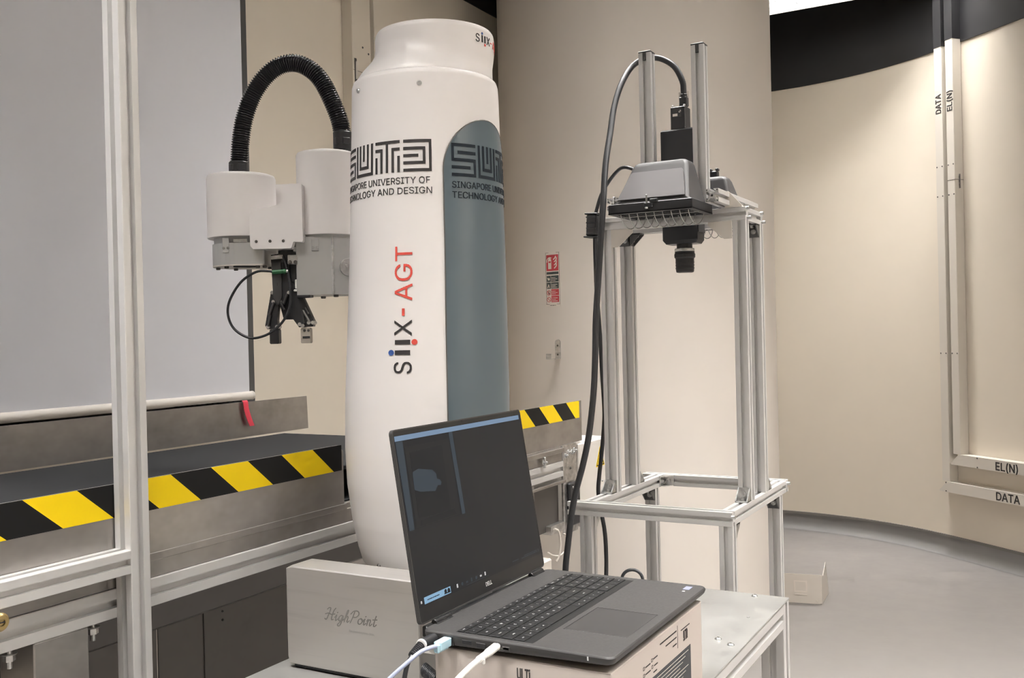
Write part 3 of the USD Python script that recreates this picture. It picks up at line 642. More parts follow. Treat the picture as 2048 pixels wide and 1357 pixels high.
# fairing: side outline in (a, z), swept across the link
side = [(.145, 1.492), (.151, 1.499), (.152, 1.558), (.148, 1.572), (.138, 1.579), (.108, 1.580), (.092, 1.584), (.081, 1.593), (.073, 1.606), (.068, 1.628), (.040, 1.628), (.040, 1.505), (.060, 1.506), (.065, 1.492)]
sp = sg.Polygon(side).buffer(-.003).buffer(.003, quad_segs=4)
fm = ext(sp, .128, lk(0, -.052, 0), (*AX, 0), Zu) if np.cross([*AX, 0], Zu) @ np.array([*AP, 0]) > 0 else ext(sp, .128, lk(0, .076, 0), (*AX, 0), Zu)
FA = part(ROB, 'link_fairing', fm, WHITE, 28, 'white curved fairing between the two drums')
part(ROB, 'link_cover', lprism([(.04, -.075), (.16, -.075), (.16, -.053), (.04, -.053)], 1.50, 1.648, .008), WHITE, 30, 'white hump behind the fairing')
for a in (.138, .109, .081): part(FA, 'screw', screw(lk(a, .0758, 1.508), (*AP, 0), .0032, .002), STEELD)
part(ROB, 'shoulder_housing', lprism([(.060, -.05), (.060, .056), (-.017, .058), (-.07, .024), (-.075, -.05)], 1.394, 1.5175, .003), ARMG, 20, 'grey metal housing under the shoulder drum')
part(ROB, 'housing_edge', cyl(lk(-.0185, .0568, 1.3945), lk(-.0185, .0568, 1.517), .0028, 10), ZINC)
part(ROB, 'housing_rim', cyl((*J1, 1.5165), (*J1, 1.5235), .061, 48), ARMG)
part(ROB, 'shaft_disc', cat(cyl(lk(-.048, .040, 1.452), lk(-.0505, .0455, 1.452), .019, 28), screw(lk(-.0465, .0465, 1.455), (*(AP * .8 - AX * .5), 0), .004, .002)), ALU2)
part(ROB, 'bracket_tab', obx(lk(.018, .058, 1.5), (.016, .026, .003), (*AX, 0), Zu, .001), ARMG)
for a in (.022, .014): part(ROB, 'screw', screw(lk(a, .0595, 1.494), (*AP, 0), .003, .0015), ZINC)
for a, p in ((.035, .03), (-.02, .035), (.02, -.03)): part(ROB, 'bolt', cyl(lk(a, p, 1.395), lk(a, p, 1.389), .0055, 12, .001), STEELD)
part(ROB, 'housing_bracket', obx(lk(.045, .05, 1.391), (.028, .02, .006), (*AX, 0), (*AP, 0), .001), BLACKM)
b2 = (J2 - J1) @ AX
part(ROB, 'elbow_ring', cyl((*J2, 1.507), (*J2, 1.523), .060, 40), ARMG)
arc = [(b2 + .062 * math.cos(a), .062 * math.sin(a)) for a in np.linspace(-math.pi / 2, math.pi / 2, 20)]
part(ROB, 'elbow_base', lprism(arc + [(.127, .056), (.127, -.062)], 1.462, 1.508, .004), ARMG, 25, 'grey metal base under the elbow drum')
part(ROB, 'base_cover', lprism(arc + [(.129, .057), (.129, -.062)], 1.4595, 1.4625, .004), CREAMP, 25)
for a, p in ((b2 + .05, .01), (b2 + .02, .05), (b2 + .02, -.02), (b2 - .045, .045), (b2 - .06, .0), (b2 - .06, .045)): part(ROB, 'bolt', cyl(lk(a, p, 1.460), lk(a, p, 1.4545), .0048, 12, .001), STEELD)
part(ROB, 'base_slot', sweep(spline([lk(b2 + .005, .052, 1.459), lk(b2 - .02, .04, 1.4585), lk(b2 - .04, .03, 1.459)], 6), .0022, 8), BLACK)
part(ROB, 'bracket_tab', obx(lk(b2 + .018, .0605, 1.503), (.014, .032, .003), (*AX, 0), Zu, .001), ARMG)
part(ROB, 'clip_plate', obx(lk(b2 - .012, .058, 1.513), (.03, .003, .008), (*AX, 0), (*AP, 0), .0008), ZINC)
for a in (b2 + .022, b2 + .013): part(ROB, 'screw', screw(lk(a, .062, 1.497), (*AP, 0), .003, .0015), ZINC)
# corrugated hose between the drums
hp_ = spline([(-1.5475, 1.574, 1.680), (-1.546, 1.575, 1.701), (-1.543, 1.576, 1.735), (-1.535, 1.581, 1.786), (-1.519, 1.591, 1.836), (-1.494, 1.605, 1.877), (-1.465, 1.621, 1.901), (-1.434, 1.638, 1.906), (-1.405, 1.654, 1.890), (-1.384, 1.666, 1.862), (-1.365, 1.675, 1.818), (-1.352, 1.683, 1.774), (-1.347, 1.685, 1.738)], 16)
sl = np.concatenate([[0], np.cumsum(np.linalg.norm(np.diff(hp_, axis=0), axis=1))]); S_ = np.linspace(0, sl[-1], 560); hp_ = np.column_stack([np.interp(S_, sl, hp_[:, k]) for k in range(3)])
HO = part(ROB, 'hose', sweep(hp_, .0180 + .0016 * np.clip(1.6 * np.sin(S_ * 2 * math.pi / .0052), -1, 1), 20), HOSE, 60, 'black corrugated hose arching over the arm')
for (x, y, z0, z1), dm in (((-1.5475, 1.574, 1.659, 1.692), 1), ((-1.3465, 1.685, 1.703, 1.752), -1)):
    h = part(ROB, 'hose_fitting', cat(lathe([(0, 0), (.0195, 0), (.0195, .008), (.0215, .010), (.0215, z1 - z0 - .002), (.020, z1 - z0), (0, z1 - z0)], (x, y, z0), (0, 0, 1), 24), obx((x + .016, y - .010, (z0 + z1) / 2 + .002), (.016, .012, .014), (-.6, -.8, 0), (.8, -.6, 0), .001), obx((x - .002, y - .019, (z0 + z1) / 2 + .002), (.014, .010, .014), (-.9, .4, 0), (.4, .9, 0), .001)), BLACK)

# ---------------------------------------------------------------- gripper under the arm
GK = 1.033; GO = np.array([-1.430, 1.586]); GL = np.array([.874, .485]); GL /= np.linalg.norm(GL); GD = np.array([GL[1], -GL[0]])     # GL: along the picture, GD: to the room
def gp(l, z, d=0.0): return np.array([*(GO + GL * l * .001 * GK + GD * d), 1.3 + (z - 1.3) * GK])
def gplate(pts, d0, d1):
    q = sg.Polygon([(a * .001 * GK, 1.3 + (z - 1.3) * GK) for a, z in pts]); gz = lambda d: np.array([*(GO + GD * d), 0.0]); return ext(q, d1 - d0, gz(d1), (*GL, 0), Zu) if np.cross([*GL, 0], Zu) @ np.array([*GD, 0]) < 0 else ext(q, d1 - d0, gz(d0), (*GL, 0), Zu)
t = thing('gripper', 'black two finger gripper hanging under the arm with a looped cable', 'gripper', (*GO, 1.29))
part(t, 'mount_block', gplate([(-27.8, 1.4595), (-27.8, 1.4755), (30, 1.4845), (30, 1.4595)], -.03, .012), BLACKM, 20)
part(t, 'mount_post', cyl(gp(2, 1.4595, -.01), gp(2, 1.4853, -.01), .02, 24), BLACKM)
part(t, 'spacer', gplate([(-28, 1.466), (-28, 1.4735), (-3, 1.4755), (-3, 1.4675)], .0, .0135), ZINC, 20)
part(t, 'coupling_block', cat(obx(gp(19, 1.4645, .012), (.022, .022, .02), (*GL, 0), (*GD, 0)), obx(gp(23, 1.486, .014), (.008, .008, .012), (*GL, 0), (*GD, 0))), ZINC, False)
for l in (14, 25): part(t, 'screw', screw(gp(l, 1.459, .0235), (*GD, 0), .004, .002), STEELD)
part(t, 'body_plate', gplate([(-27.8, 1.4655), (-8, 1.4665), (-7, 1.388), (-15, 1.373), (-25, 1.386)], .008, .012), LAPT, 20, 'dark grey front plate with pointed foot')
part(t, 'body', gplate([(-27, 1.4645), (9, 1.4645), (9, 1.40), (-3, 1.372), (-20, 1.372), (-26, 1.386)], -.03, .0078), BLACKM, 20)
part(t, 'body_plate', gplate([(9.5, 1.4555), (31, 1.4555), (31, 1.39), (24, 1.372), (9.5, 1.38)], -.032, .004), BLACKM, 20)
part(t, 'palm', gplate([(-20, 1.392), (24, 1.392), (14, 1.342), (-8, 1.342)], -.024, -.004), BLACK, 20)
part(t, 'white_clip', cat(obx(gp(23.5, 1.4145, .007), (.008, .006, .02), (*GL, 0), (*GD, 0)), obx(gp(25.5, 1.401, .008), (.017, .010, .005), (*GL, 0), (*GD, 0))), USBW, False)
part(t, 'slot_mark', gplate([(-17, 1.412), (-14.5, 1.412), (-14.5, 1.418), (-17, 1.418)], .0118, .0124), INK, False)
def finger(name, outer, inner, pins, pad, padm, d0, d1, label):
    f = part(t, 'finger', gplate(outer, d0, d1), BLACKM, 20, label)
    for q in inner: part(f, 'link_bar', sweep(np.array([gp(*q[0], d1 + .004), gp(*q[1], d1 + .004)]), .0026, 8), LAPT if q[2] else WIRE)
    for l, z in pins: part(f, 'pivot_pin', cyl(gp(l, z, d0 - .003), gp(l, z, d1 + .005), .0042, 14, .0008), ZINC)
    l0, l1, z0, z1 = pad
    b = sg.box(l0 * .001, z0, l1 * .001, z1).buffer(-.003).buffer(.003, quad_segs=4)
    part(f, 'finger_pad', gplate([(x * 1000, y) for x, y in b.exterior.coords[:-1]], (d0 + d1) / 2 - .011, (d0 + d1) / 2 + .011), padm, 30)
    return f
f1 = finger('l', [(-31, 1.402), (-24, 1.402), (-16, 1.378), (-20, 1.34), (-17.5, 1.322), (-41, 1.3225), (-45, 1.330)], [((-25, 1.378), (-36, 1.35), 1), ((-33, 1.352), (-38, 1.328), 1), ((-11, 1.378), (-4, 1.362), 1), ((4, 1.395), (-6, 1.375), 1)], [(-28, 1.398), (-26, 1.379), (-12, 1.379), (6, 1.397), (-38.5, 1.327), (-20, 1.327)], (-36, -17, 1.2914, 1.322), BLACK, -.016, .004, 'left finger with a black pad')
f2 = finger('r', [(12, 1.420), (31, 1.395), (36, 1.385), (57, 1.337), (55, 1.326), (26, 1.325), (5, 1.355), (8, 1.39)], [((36, 1.36), (49, 1.335), 0), ((40, 1.366), (47, 1.352), 1), ((34, 1.362), (38, 1.333), 1)], [(47, 1.334), (55, 1.334), (28, 1.331), (34, 1.328)], (29, 49, 1.2914, 1.3235), PADB, -.014, .008, 'right finger with a beige pad')
part(f2, 'slot_recess', gplate([(31, 1.3665), (43, 1.3665), (53, 1.338), (37, 1.333)], .0078, .0086), BLACK, False)
part(f2, 'pad_block', gplate([(33, 1.302), (48, 1.302), (48, 1.306), (33, 1.306)], .0072, .0092), BLACKM, False)
for l in (37, 45): part(f2, 'pad_screw', screw(gp(l, 1.318, .008), (*GD, 0), .003, .002), STEELD)
part(t, 'plug', cat(cyl(gp(-24, 1.4395, .017), gp(4, 1.441, .017), .0048, 16), cyl(gp(-2, 1.4405, .017), gp(3, 1.441, .017), .0056, 12)), GREEN, 32, 'green cable plug')
part(t, 'plug_tip', cat(cyl(gp(3.5, 1.441, .017), gp(8, 1.441, .016), .0045, 12), cyl(gp(6, 1.441, .016), gp(9, 1.4345, .014), .002, 8)), ZINC)
part(t, 'cable', tube([gp(l, z, d) for l, z, d in ((-22, 1.4395, .017), (-32, 1.442, .017), (-58, 1.441, .016), (-90, 1.422, .012), (-114, 1.390, .006), (-122, 1.363, .004), (-117, 1.337, .004), (-102, 1.318, .006), (-75, 1.305, .010), (-48, 1.308, .014), (-25, 1.319, .018), (-5, 1.337, .020), (9, 1.363, .020), (12.5, 1.392, .020), (10, 1.428, .018), (3, 1.455, .016), (-2, 1.470, .012), (-3, 1.478, .008))], .0027, 8, 10), RUBBER, 60, 'thin black cable looped out to the left')

# ---------------------------------------------------------------- camera rig of slotted profiles
S = .030
X0, X1 = -.930, -.605                     # centre lines of the left and right legs
RIG = thing('camera_rig', 'tall stand of slotted aluminium profiles holding the camera and lamps', 'stand', (-.77, 2.23, 0))
def rp(name, p0, p1, holes=False, label=None): return part(RIG, name, prof(p0, p1, S, holes), ALU, False, label)
for x in (X0, X1):
    rp('leg', (x, 2.017, 0.0), (x, 2.017, .884)); rp('leg', (x, 2.425, 0.0), (x, 2.425, .884))
rp('frame_bar', (-.974, 2.015, .899), (-.590, 2.015, .899), False, 'front bar of the lower frame'); rp('frame_bar', (-.974, 2.486, .899), (-.590, 2.486, .899), False, 'rear bar of the lower frame')
for x in (X0, X1): rp('frame_bar', (x, 2.030, .899), (x, 2.471, .899))
for x in (X0, X1): rp('upright', (x, 2.168, .914), (x, 2.168, 1.545)); rp('upright', (x, 2.292, .914), (x, 2.292, 1.545))
rp('top_bar', (-.965, 2.168, 1.560), (-.590, 2.168, 1.560), False, 'front bar of the top frame'); rp('top_bar', (-.965, 2.292, 1.560), (-.590, 2.292, 1.560), False, 'rear bar of the top frame')
for x in (X0, X1): rp('top_bar', (x, 2.183, 1.560), (x, 2.277, 1.560))
for x in (-.640, -.8745): rp('cross_bar', (x, 2.070, 1.5945), (x, 2.40, 1.5945), True)
rp('tall_post', (-.8145, 2.1505, 1.5754), (-.8145, 2.1505, 1.9505), False, 'left tall post'); rp('tall_post', (-.6875, 2.1505, 1.5754), (-.6875, 2.1505, 1.9485), False, 'right tall post')
for x in (-.8145, -.6875):
    z = 1.9505 if x < -.7 else 1.9485
    c = part(RIG, 'end_cap', bx(x - .0152, x + .0152, 2.1353, 2.1657, z, z + .004, .001), BLACK, False)
    part(c, 'cap_tongue', bx(x - .0036, x + .0036, 2.1335, 2.140, z - .018, z, 0), LAPT, False)
def corner(o, u, v, n, m=ZINC, w=.028, a=.030):
    """Cast corner bracket: legs along u and v from o, width along n; two side webs and two bolts."""
    u, v, n = (np.array(k, float) for k in (u, v, n)); o = np.array(o, float); ms = []
    ms.append(obx(o + u * a / 2 + v * .0015, (a, .003, w), u, v, .0005)); ms.append(obx(o + v * a / 2 + u * .0015, (.003, a, w), u, v, .0005))
    tri = sg.Polygon([(0, 0), (a, 0), (a, .004), (.004, a), (0, a)])
    for s in (-1, 1): ms.append(ext(tri, .0026, o + n * (s * (w / 2 - .0013) - .0013 * np.sign(np.cross(u, v) @ n)), u, v))
    p = part(RIG, 'corner_bracket', cat(*ms), m, False)
    part(p, 'bracket_bolt', cat(*[lathe([(0, 0), (.0062, 0), (.0062, .001), (.0048, .001), (.0048, .006), (.0028, .006), (.0026, .003), (0, .003)], o + d * .0165 + e * .003, e, 14) for d, e in ((u, v), (v, u))]), ZINC)
ey, ex, ez = np.array([0, 1.0, 0]), np.array([1.0, 0, 0]), np.array([0, 0, 1.0])
for x in (X0, X1):
    corner((x, 2.153, .914), -ey, ez, ex); corner((x, 2.307, .914), ey, ez, ex, ZINC)
    corner((x, 2.410, .884), -ey, -ez, ex, DARKZ); corner((x, 2.032, .884), ey, -ez, ex, ZINC)
    corner((x, 2.277, 1.545), -ey, -ez, ex, DARKZ)
for x, s in ((X0, 1), (X1, -1)): corner((x + s * .015, 2.471, .899), ex * s, -ey, ez, ZINC)
corner((X0 + .015, 2.277, 1.545), ex, -ez, ey, DARKZ)
def gusset(pts, o, u, v, d, m=CREAMP, nm='gusset_plate'): return part(RIG, nm, ext(sg.Polygon(pts), d, o, u, v), m, False)
gusset([(0, 0), (.055, 0), (.055, -.01), (.018, -.042), (0, -.042)], (X0 + .0155, 2.153, 1.545), ex, ez, .003)
gusset([(0, 0), (-.055, 0), (-.055, -.008), (-.018, -.04), (0, -.04)], (X1 - .0155, 2.153, 1.545), ex, ez, .003)
gusset([(-.636, 1.5752), (-.597, 1.5752), (-.597, 1.5785), (-.627, 1.612), (-.631, 1.612), (-.636, 1.609)], (0, 2.155, 0), ex, ez, .003, CREAMP)
part(RIG, 'corner_bracket', bx(-.636, -.597, 2.153, 2.185, 1.5752, 1.578, .0006), CREAMP, False)
for p in ((-.587, 2.16, 1.572), (-.587, 2.176, 1.552), (-.587, 2.284, 1.572), (-.587, 2.30, 1.552), (-.587, 2.0, .905), (-.587, 2.49, .905)): part(RIG, 'cap_screw', lathe([(0, -.004), (.0042, -.004), (.0042, .004), (.0022, .004), (.002, .001), (0, .001)], p, (1, 0, 0), 12), ZINC)
for x in (-.60,): part(RIG, 'cap_screw', lathe([(0, -.002), (.0042, -.002), (.0042, .005), (0, .005)], (x, 2.168, 1.578), (0, 0, 1), 12), ZINC)
part(RIG, 'camera_mount', bx(-.785, -.729, 2.1835, 2.1895, 1.55, 1.62, .001), BLACKM, False)

# floodlights
def floodlight(label, flip):
    t = thing('floodlight', label, 'lamp', (-.7545, 2.405 if flip else 2.055, 1.56), 'floodlights on the rig'); c = np.array([-.7545, 2.23, 0])
    def tr(m):
        if not flip: return m
        m = m.copy(); m.vertices[:, 0] = 2 * c[0] - m.vertices[:, 0]; m.vertices[:, 1] = 2 * c[1] - m.vertices[:, 1]; return m
    def rr(x0, x1, y0, y1, z, r): q = rrect(x0, x1, y0, y1, r, 4); q = q if sg.Polygon(q).exterior.is_ccw else q[::-1]; return ring(q, z)
    cx = -.7545
    body = [rr(cx - .090, cx + .090, 1.996, 2.126, 1.572, .008), rr(cx - .090, cx + .090, 1.996, 2.126, 1.584, .008), rr(cx - .084, cx + .084, 2.004, 2.124, 1.590, .008), rr(cx - .0705, cx + .0705, 2.0435, 2.114, 1.650, .009), rr(cx - .066, cx + .066, 2.056, 2.112, 1.669, .009), rr(cx - .062, cx + .062, 2.061, 2.108, 1.677, .009), rr(cx - .055, cx + .055, 2.066, 2.102, 1.681, .009)]
    b = part(t, 'housing', tr(loft(body)), LAMPG, 35)
    q = np.array([.0, .664, -.747]); fp = []
    fo = np.array([cx, 2.0005, 1.5865]); fv = np.array([0, .0405, .0605]); fv /= np.linalg.norm(fv)
    pan = sg.Polygon([(-.078, .004), (.078, .004), (.061, .078), (.057, .082), (-.057, .082), (-.061, .078)])
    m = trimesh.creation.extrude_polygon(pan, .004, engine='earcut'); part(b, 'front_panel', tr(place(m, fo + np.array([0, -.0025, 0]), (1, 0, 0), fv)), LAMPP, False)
    # flange ring with an open glass front below
    hol = sg.box(cx - .0965, 1.988, cx + .0965, 2.130).difference(sg.box(cx - .082, 2.003, cx + .082, 2.116))
    fl = part(t, 'front_flange', tr(cat(ext(hol, .003, (0, 0, 1.560)), *[obx(*a) for a in (((cx, 1.9895, 1.571), (.193, .003, .0225)), ((cx, 2.1285, 1.571), (.193, .003, .0225)), ((cx - .095, 2.059, 1.571), (.003, .142, .0225)), ((cx + .095, 2.059, 1.571), (.003, .142, .0225)))])), BLACKM, False)
    part(t, 'lamp_glass', tr(bx(cx - .083, cx + .083, 2.002, 2.117, 1.5635, 1.567, 0)), LAMPW, False)
    part(t, 'glass_bar', tr(cat(*[bx(cx - .082, cx + .082, y, y + .004, 1.5605, 1.5633, 0) for y in (2.03, 2.06, 2.09)])), BLACKM, False)
    k = np.linspace(0, 1, 9 * 22); hel = np.column_stack([cx - .088 + .176 * k, 2.055 + .040 * np.cos(k * 9 * 2 * math.pi), 1.5635 + .0305 * np.sin(k * 9 * 2 * math.pi)])
    part(t, 'wire_guard', tr(sweep(hel, .0011, 6)), WIRE, 60, 'coiled wire guard')
    part(t, 'guard_rod', tr(cyl((cx - .088, 2.055, 1.5595), (cx + .088, 2.055, 1.5595), .0011, 8, 0)), WIRE)
    part(t, 'clip', tr(cat(obx((cx - .0, 1.985, 1.5745), (.020, .008, .009), b=.001), obx((cx + .012, 1.9845, 1.583), (.018, .006, .008), b=.001))), BLACKM, False)
    part(t, 'clip_screw', tr(cat(cyl((cx - .004, 1.983, 1.578), (cx - .004, 1.983, 1.597), .0021, 10), cyl((cx - .004, 1.9825, 1.566), (cx - .004, 1.9825, 1.570), .0038, 12))), ZINC)
    part(t, 'side_screw', tr(cat(cyl((cx - .099, 2.03, 1.597), (cx - .088, 2.03, 1.597), .0026, 8), cyl((cx - .100, 2.03, 1.589), (cx - .100, 2.03, 1.605), .0034, 10))), ZINC)
    part(t, 'hinge_arm', tr(bx(cx - .01, cx + .01, 2.128, 2.152, 1.566, 1.575, .002)), BLACKM, False)
    if flip: part(t, 'cable_clamp', cat(bx(-.742, -.722, 2.385, 2.402, 1.60, 1.70, .002), bx(-.744, -.737, 2.383, 2.398, 1.70, 1.706, .001), bx(-.727, -.720, 2.383, 2.398, 1.70, 1.706, .001)), BLACK, False)
    return t
floodlight('large grey floodlight with coiled wire guard at the front of the rig', False)
floodlight('floodlight at the back of the rig, mostly behind the right tall post', True)
t = thing('lamp_ballast', 'black finned ballast box at the left end of the rig top bar', 'ballast', (-.95, 2.13, 1.53))
part(t, 'box', obx((-.950, 2.13, 1.556), (.026, .034, .052), (1, 0, -.06), (0, 1, 0), .003), BLACK, False)
for k in range(4): part(t, 'fin', obx((-.950, 2.1125, 1.536 + k * .013), (.024, .003, .003), (1, 0, -.06), (0, 1, 0), .0005), BLACKM, False)
part(t, 'lid', cat(obx((-.9485, 2.13, 1.5835), (.034, .038, .004), (1, 0, -.06), (0, 1, 0), .001), obx((-.9515, 2.13, 1.5285), (.036, .038, .004), (1, 0, -.06), (0, 1, 0), .001)), BLACKM, False)
part(t, 'cable', tube([(-.812, 2.085, 1.662), (-.835, 2.095, 1.676), (-.860, 2.105, 1.683), (-.884, 2.12, 1.677), (-.908, 2.125, 1.655), (-.928, 2.125, 1.625), (-.942, 2.125, 1.585)], .0042, 8), RUBBER, 60, 'short cable arching to the front floodlight')
part(t, 'cable', tube([(-.945, 2.125, 1.528), (-.965, 2.17, 1.47), (-.995, 2.24, 1.40), (-1.02, 2.31, 1.30), (-1.032, 2.345, 1.20), (-1.030, 2.350, 1.083), (-1.039, 2.350, .99), (-1.049, 2.352, .923), (-1.054, 2.354, .877), (-1.046, 2.352, .824), (-1.037, 2.350, .778), (-1.034, 2.350, .726), (-1.036, 2.350, .64), (-1.05, 2.35, .45), (-1.09, 2.36, .2), (-1.10, 2.40, .006)], .0055, 8), RUBBER, 60, 'long cable dropping behind the rig legs')

# camera
t = thing('inspection_camera', 'black vertical camera with lens pointing down in the rig', 'camera', (-.757, 2.215, 1.43))
q = rrect(-.800, -.714, 2.190, 2.245, .004, 3); q = q if sg.Polygon(q).exterior.is_ccw else q[::-1]
def rz(x0, x1, y0, y1, z): p = rrect(x0, x1, y0, y1, .004, 3); p = p if sg.Polygon(p).exterior.is_ccw else p[::-1]; return ring(p, z)
part(t, 'spectrograph_case', loft([rz(-.794, -.720, 2.196, 2.243, 1.5055), rz(-.800, -.714, 2.190, 2.245, 1.514), rz(-.800, -.714, 2.190, 2.245, 1.772), rz(-.798, -.716, 2.192, 2.243, 1.775)]), BLACKM, 25)
part(t, 'side_cover', bx(-.7135, -.7115, 2.194, 2.241, 1.53, 1.765, .001), LAPT, False)
part(t, 'neck', cyl((-.755, 2.218, 1.494), (-.755, 2.218, 1.507), .0185, 28), BLACK)
part(t, 'mount_ring', lathe([(0, 0), (.0225, 0), (.0235, .0015), (.0235, .0065), (.0225, .008), (0, .008)], (-.755, 2.218, 1.487), (0, 0, 1), 32), ZINC)
part(t, 'lens_barrel', lathe([(0, 0), (.018, 0), (.0205, .001), (.0212, .004), (.0218, .033), (.0245, .036), (.0248, .043), (.0232, .0465), (.0235, .049), (0, .049)], (-.755, 2.218, 1.438), (0, 0, 1), 36), BLACK, 25)
for z in (1.446, 1.453, 1.460): part(t, 'focus_ring', lathe([(.0210, 0), (.0222, .0005), (.0222, .0035), (.0210, .004)], (-.755, 2.218, z), (0, 0, 1), 32), BLACKM, 25)
part(t, 'front_glass', cyl((-.755, 2.218, 1.4372), (-.755, 2.218, 1.4382), .016, 28, 0), GLASS)
part(t, 'camera_head', bx(-.775, -.738, 2.195, 2.232, 1.775, 1.829, .002), BLACK, False)
part(t, 'label_sticker', bx(-.769, -.748, 2.1944, 2.1950, 1.804, 1.826, 0), LAPT, False)
part(t, 'label_print', cat(bx(-.769, -.757, 2.1940, 2.1944, 1.806, 1.812, 0)), SIGNW, False)
part(t, 'label_print', cat(*[bx(-.754 + .002 * (k % 3), -.7525 + .002 * (k % 3), 2.1940, 2.1944, 1.814 + .002 * (k // 3), 1.8155 + .002 * (k // 3), 0) for k in (0, 1, 3, 5, 7, 8)]), SIGNW, False)
for x in (-.770, -.742): part(t, 'mount_screw', cyl((x, 2.20, 1.829), (x, 2.20, 1.833), .003, 10), ZINC)
t = thing('camera_cable', 'thick black cable arching from the camera top down past the rig', 'cable', (-.745, 2.2, 1.83))
part(t, 'connector', bx(-.756, -.737, 2.203, 2.220, 1.8295, 1.852, .002), BLACK, False)
part(t, 'strain_relief', lathe([(0, 0), (.0085, 0), (.0085, .003), (.007, .004), (.0085, .006), (.007, .008), (.0068, .014), (0, .014)], (-.7465, 2.2115, 1.852), (0, 0, 1), 16), BLACKM)
for x in (-.7575, -.7345): part(t, 'thumbscrew', cyl((x, 2.2115, 1.850), (x, 2.2115, 1.866), .0022, 10), CREAMP)
part(t, 'cable', tube([(-.7465, 2.2115, 1.864), (-.748, 2.208, 1.890), (-.764, 2.205, 1.924), (-.789, 2.205, 1.945), (-.814, 2.200, 1.954), (-.840, 2.190, 1.951), (-.862, 2.170, 1.930), (-.872, 2.130, 1.882), (-.874, 2.090, 1.822), (-.868, 2.050, 1.756), (-.860, 2.000, 1.674), (-.852, 1.965, 1.591), (-.855, 1.955, 1.514), (-.864, 1.955, 1.416), (-.872, 1.955, 1.328), (-.876, 1.955, 1.240), (-.882, 1.955, 1.163), (-.895, 1.955, 1.074), (-.912, 1.957, 1.007), (-.934, 1.962, .943), (-.947, 1.965, .891), (-.956, 1.962, .824), (-.961, 1.957, .769), (-.967, 1.957, .655), (-.97, 1.98, .40), (-.98, 2.05, .12), (-1.0, 2.15, .008)], .0070, 8, 14), RUBBER, 60)

# ---------------------------------------------------------------- workbench
TX0, TX1, TY0, TY1, TZ = -1.115, -.456, .86, 1.923, .77
t = thing('workbench', 'grey metal topped workbench on slotted aluminium legs', 'table', ((TX0 + TX1) / 2, (TY0 + TY1) / 2, 0))
part(t, 'table_top', bx(TX0, TX1, TY0, TY1, TZ - .004, TZ, .001), TABLE, False)
P_ = .045; zb = TZ - .0045 - P_ / 2
for x in (TX0 + .0235, TX1 - .0235): part(t, 'frame_bar', prof((x, TY0 + .046, zb), (x, TY1 - .046, zb), P_), ALU, False)
for y in (TY0 + .0235, TY1 - .0235): part(t, 'frame_bar', prof((TX0 + .046, y, zb), (TX1 - .046, y, zb), P_), ALU, False)
for x in (TX0 + .0235, TX1 - .0235):
    for y in (TY0 + .0235, TY1 - .0235):
        l = part(t, 'leg', prof((x, y, .012), (x, y, TZ - .0045), P_), ALU, False); part(l, 'foot', cyl((x, y, 0), (x, y, .012), .02, 16), BLACK)
for x, y in ((-.52, 1.905), (-.505, 1.615), (-.477, 1.593), (-.493, 1.76)): part(t, 'bolt_head', lathe([(0, -.001), (.0062, -.001), (.0062, .0012), (.0045, .0032), (.0024, .0034), (.002, .0015), (0, .0015)] if y != 1.76 else [(0, -.001), (.0028, -.001), (.0028, .0008), (0, .001)], (x, y, TZ), (0, 0, 1), 16), ZINC)

# ---------------------------------------------------------------- carton under the laptop
KX0, KX1, KY0, KY1, KZ = -.713, -.4625, 1.058, 1.3995, .8935
t = thing('carton', 'white lettered carton lying under the laptop', 'box', ((KX0 + KX1) / 2, (KY0 + KY1) / 2, TZ))
part(t, 'carton_body', bx(KX0 + .0012, KX1 - .0012, KY0 + .0012, KY1 - .0012, TZ + .0005, KZ - .002, .002), CARD, False)
part(t, 'carton_lid', cat(bx(KX0, KX1, KY0, KY1, KZ - .002, KZ, .0008), bx(KX0, KX1, KY0, KY0 + .0012, TZ + .001, KZ, .0005), bx(KX0, KX0 + .0012, KY0, KY1, TZ + .001, KZ, .0005), bx(KX1 - .0012, KX1, KY0 + .0013, KY1 - .002, TZ + .001, KZ - .0015, .0005)), CARD, False)
part(t, 'lid_flap', bx(KX1 - .03, KX1 - .001, KY1, KY1 + .0012, TZ + .004, KZ + .001, .0005), CARD, False)
letters(t, 'ULTi', .0132, .0185, (-.581, KY0 - .0002, .8755), (1, 0, 0), (0, 0, 1))
xf = KX1 + .0002
letters(t, 'ULTi', .0135, .017, (xf, 1.324, .8660), (0, -1, 0), (0, 0, -1), INK, True)
def dashes(y0, y1, z, h, seed):
    r = random.Random(seed); q = []; y = y0
    while y < y1:
        w = r.uniform(.0012, .0034); q.append(sg.box(y, z, min(y + w, y1), z + h)); y += w + .0008
    return unary_union(q)
ln = unary_union([dashes(1.306, 1.343, .8755, .0014, 1), sg.box(1.2915, .8555, 1.2922, .887), dashes(1.222, 1.287, .880, .0018, 2), dashes(1.244, 1.287, .8715, .0016, 3), dashes(1.272, 1.287, .8625, .0018, 4), dashes(1.168, 1.186, .866, .0016, 5), dashes(1.196, 1.212, .8685, .0016, 6), dashes(1.168, 1.186, .857, .0016, 7), dashes(1.199, 1.212, .859, .0016, 8), dashes(1.196, 1.209, .851, .0016, 9)] + [sg.box(a, b, a + .005, b + .0045).difference(sg.box(a + .0006, b + .0006, a + .0044, b + .0039)) for a, b in ((1.160, .8645), (1.189, .8668), (1.160, .8555), (1.190, .8578))])
part(t, 'print_lines', ext(ln, .0003, (xf - .0001, 0, 0), (0, 1, 0), Zu), INK, False)
bp = part(t, 'black_print_panel', bx(KX1 - .0003, xf, 1.085, 1.346, TZ + .002, .846, 0), CARDB, False)
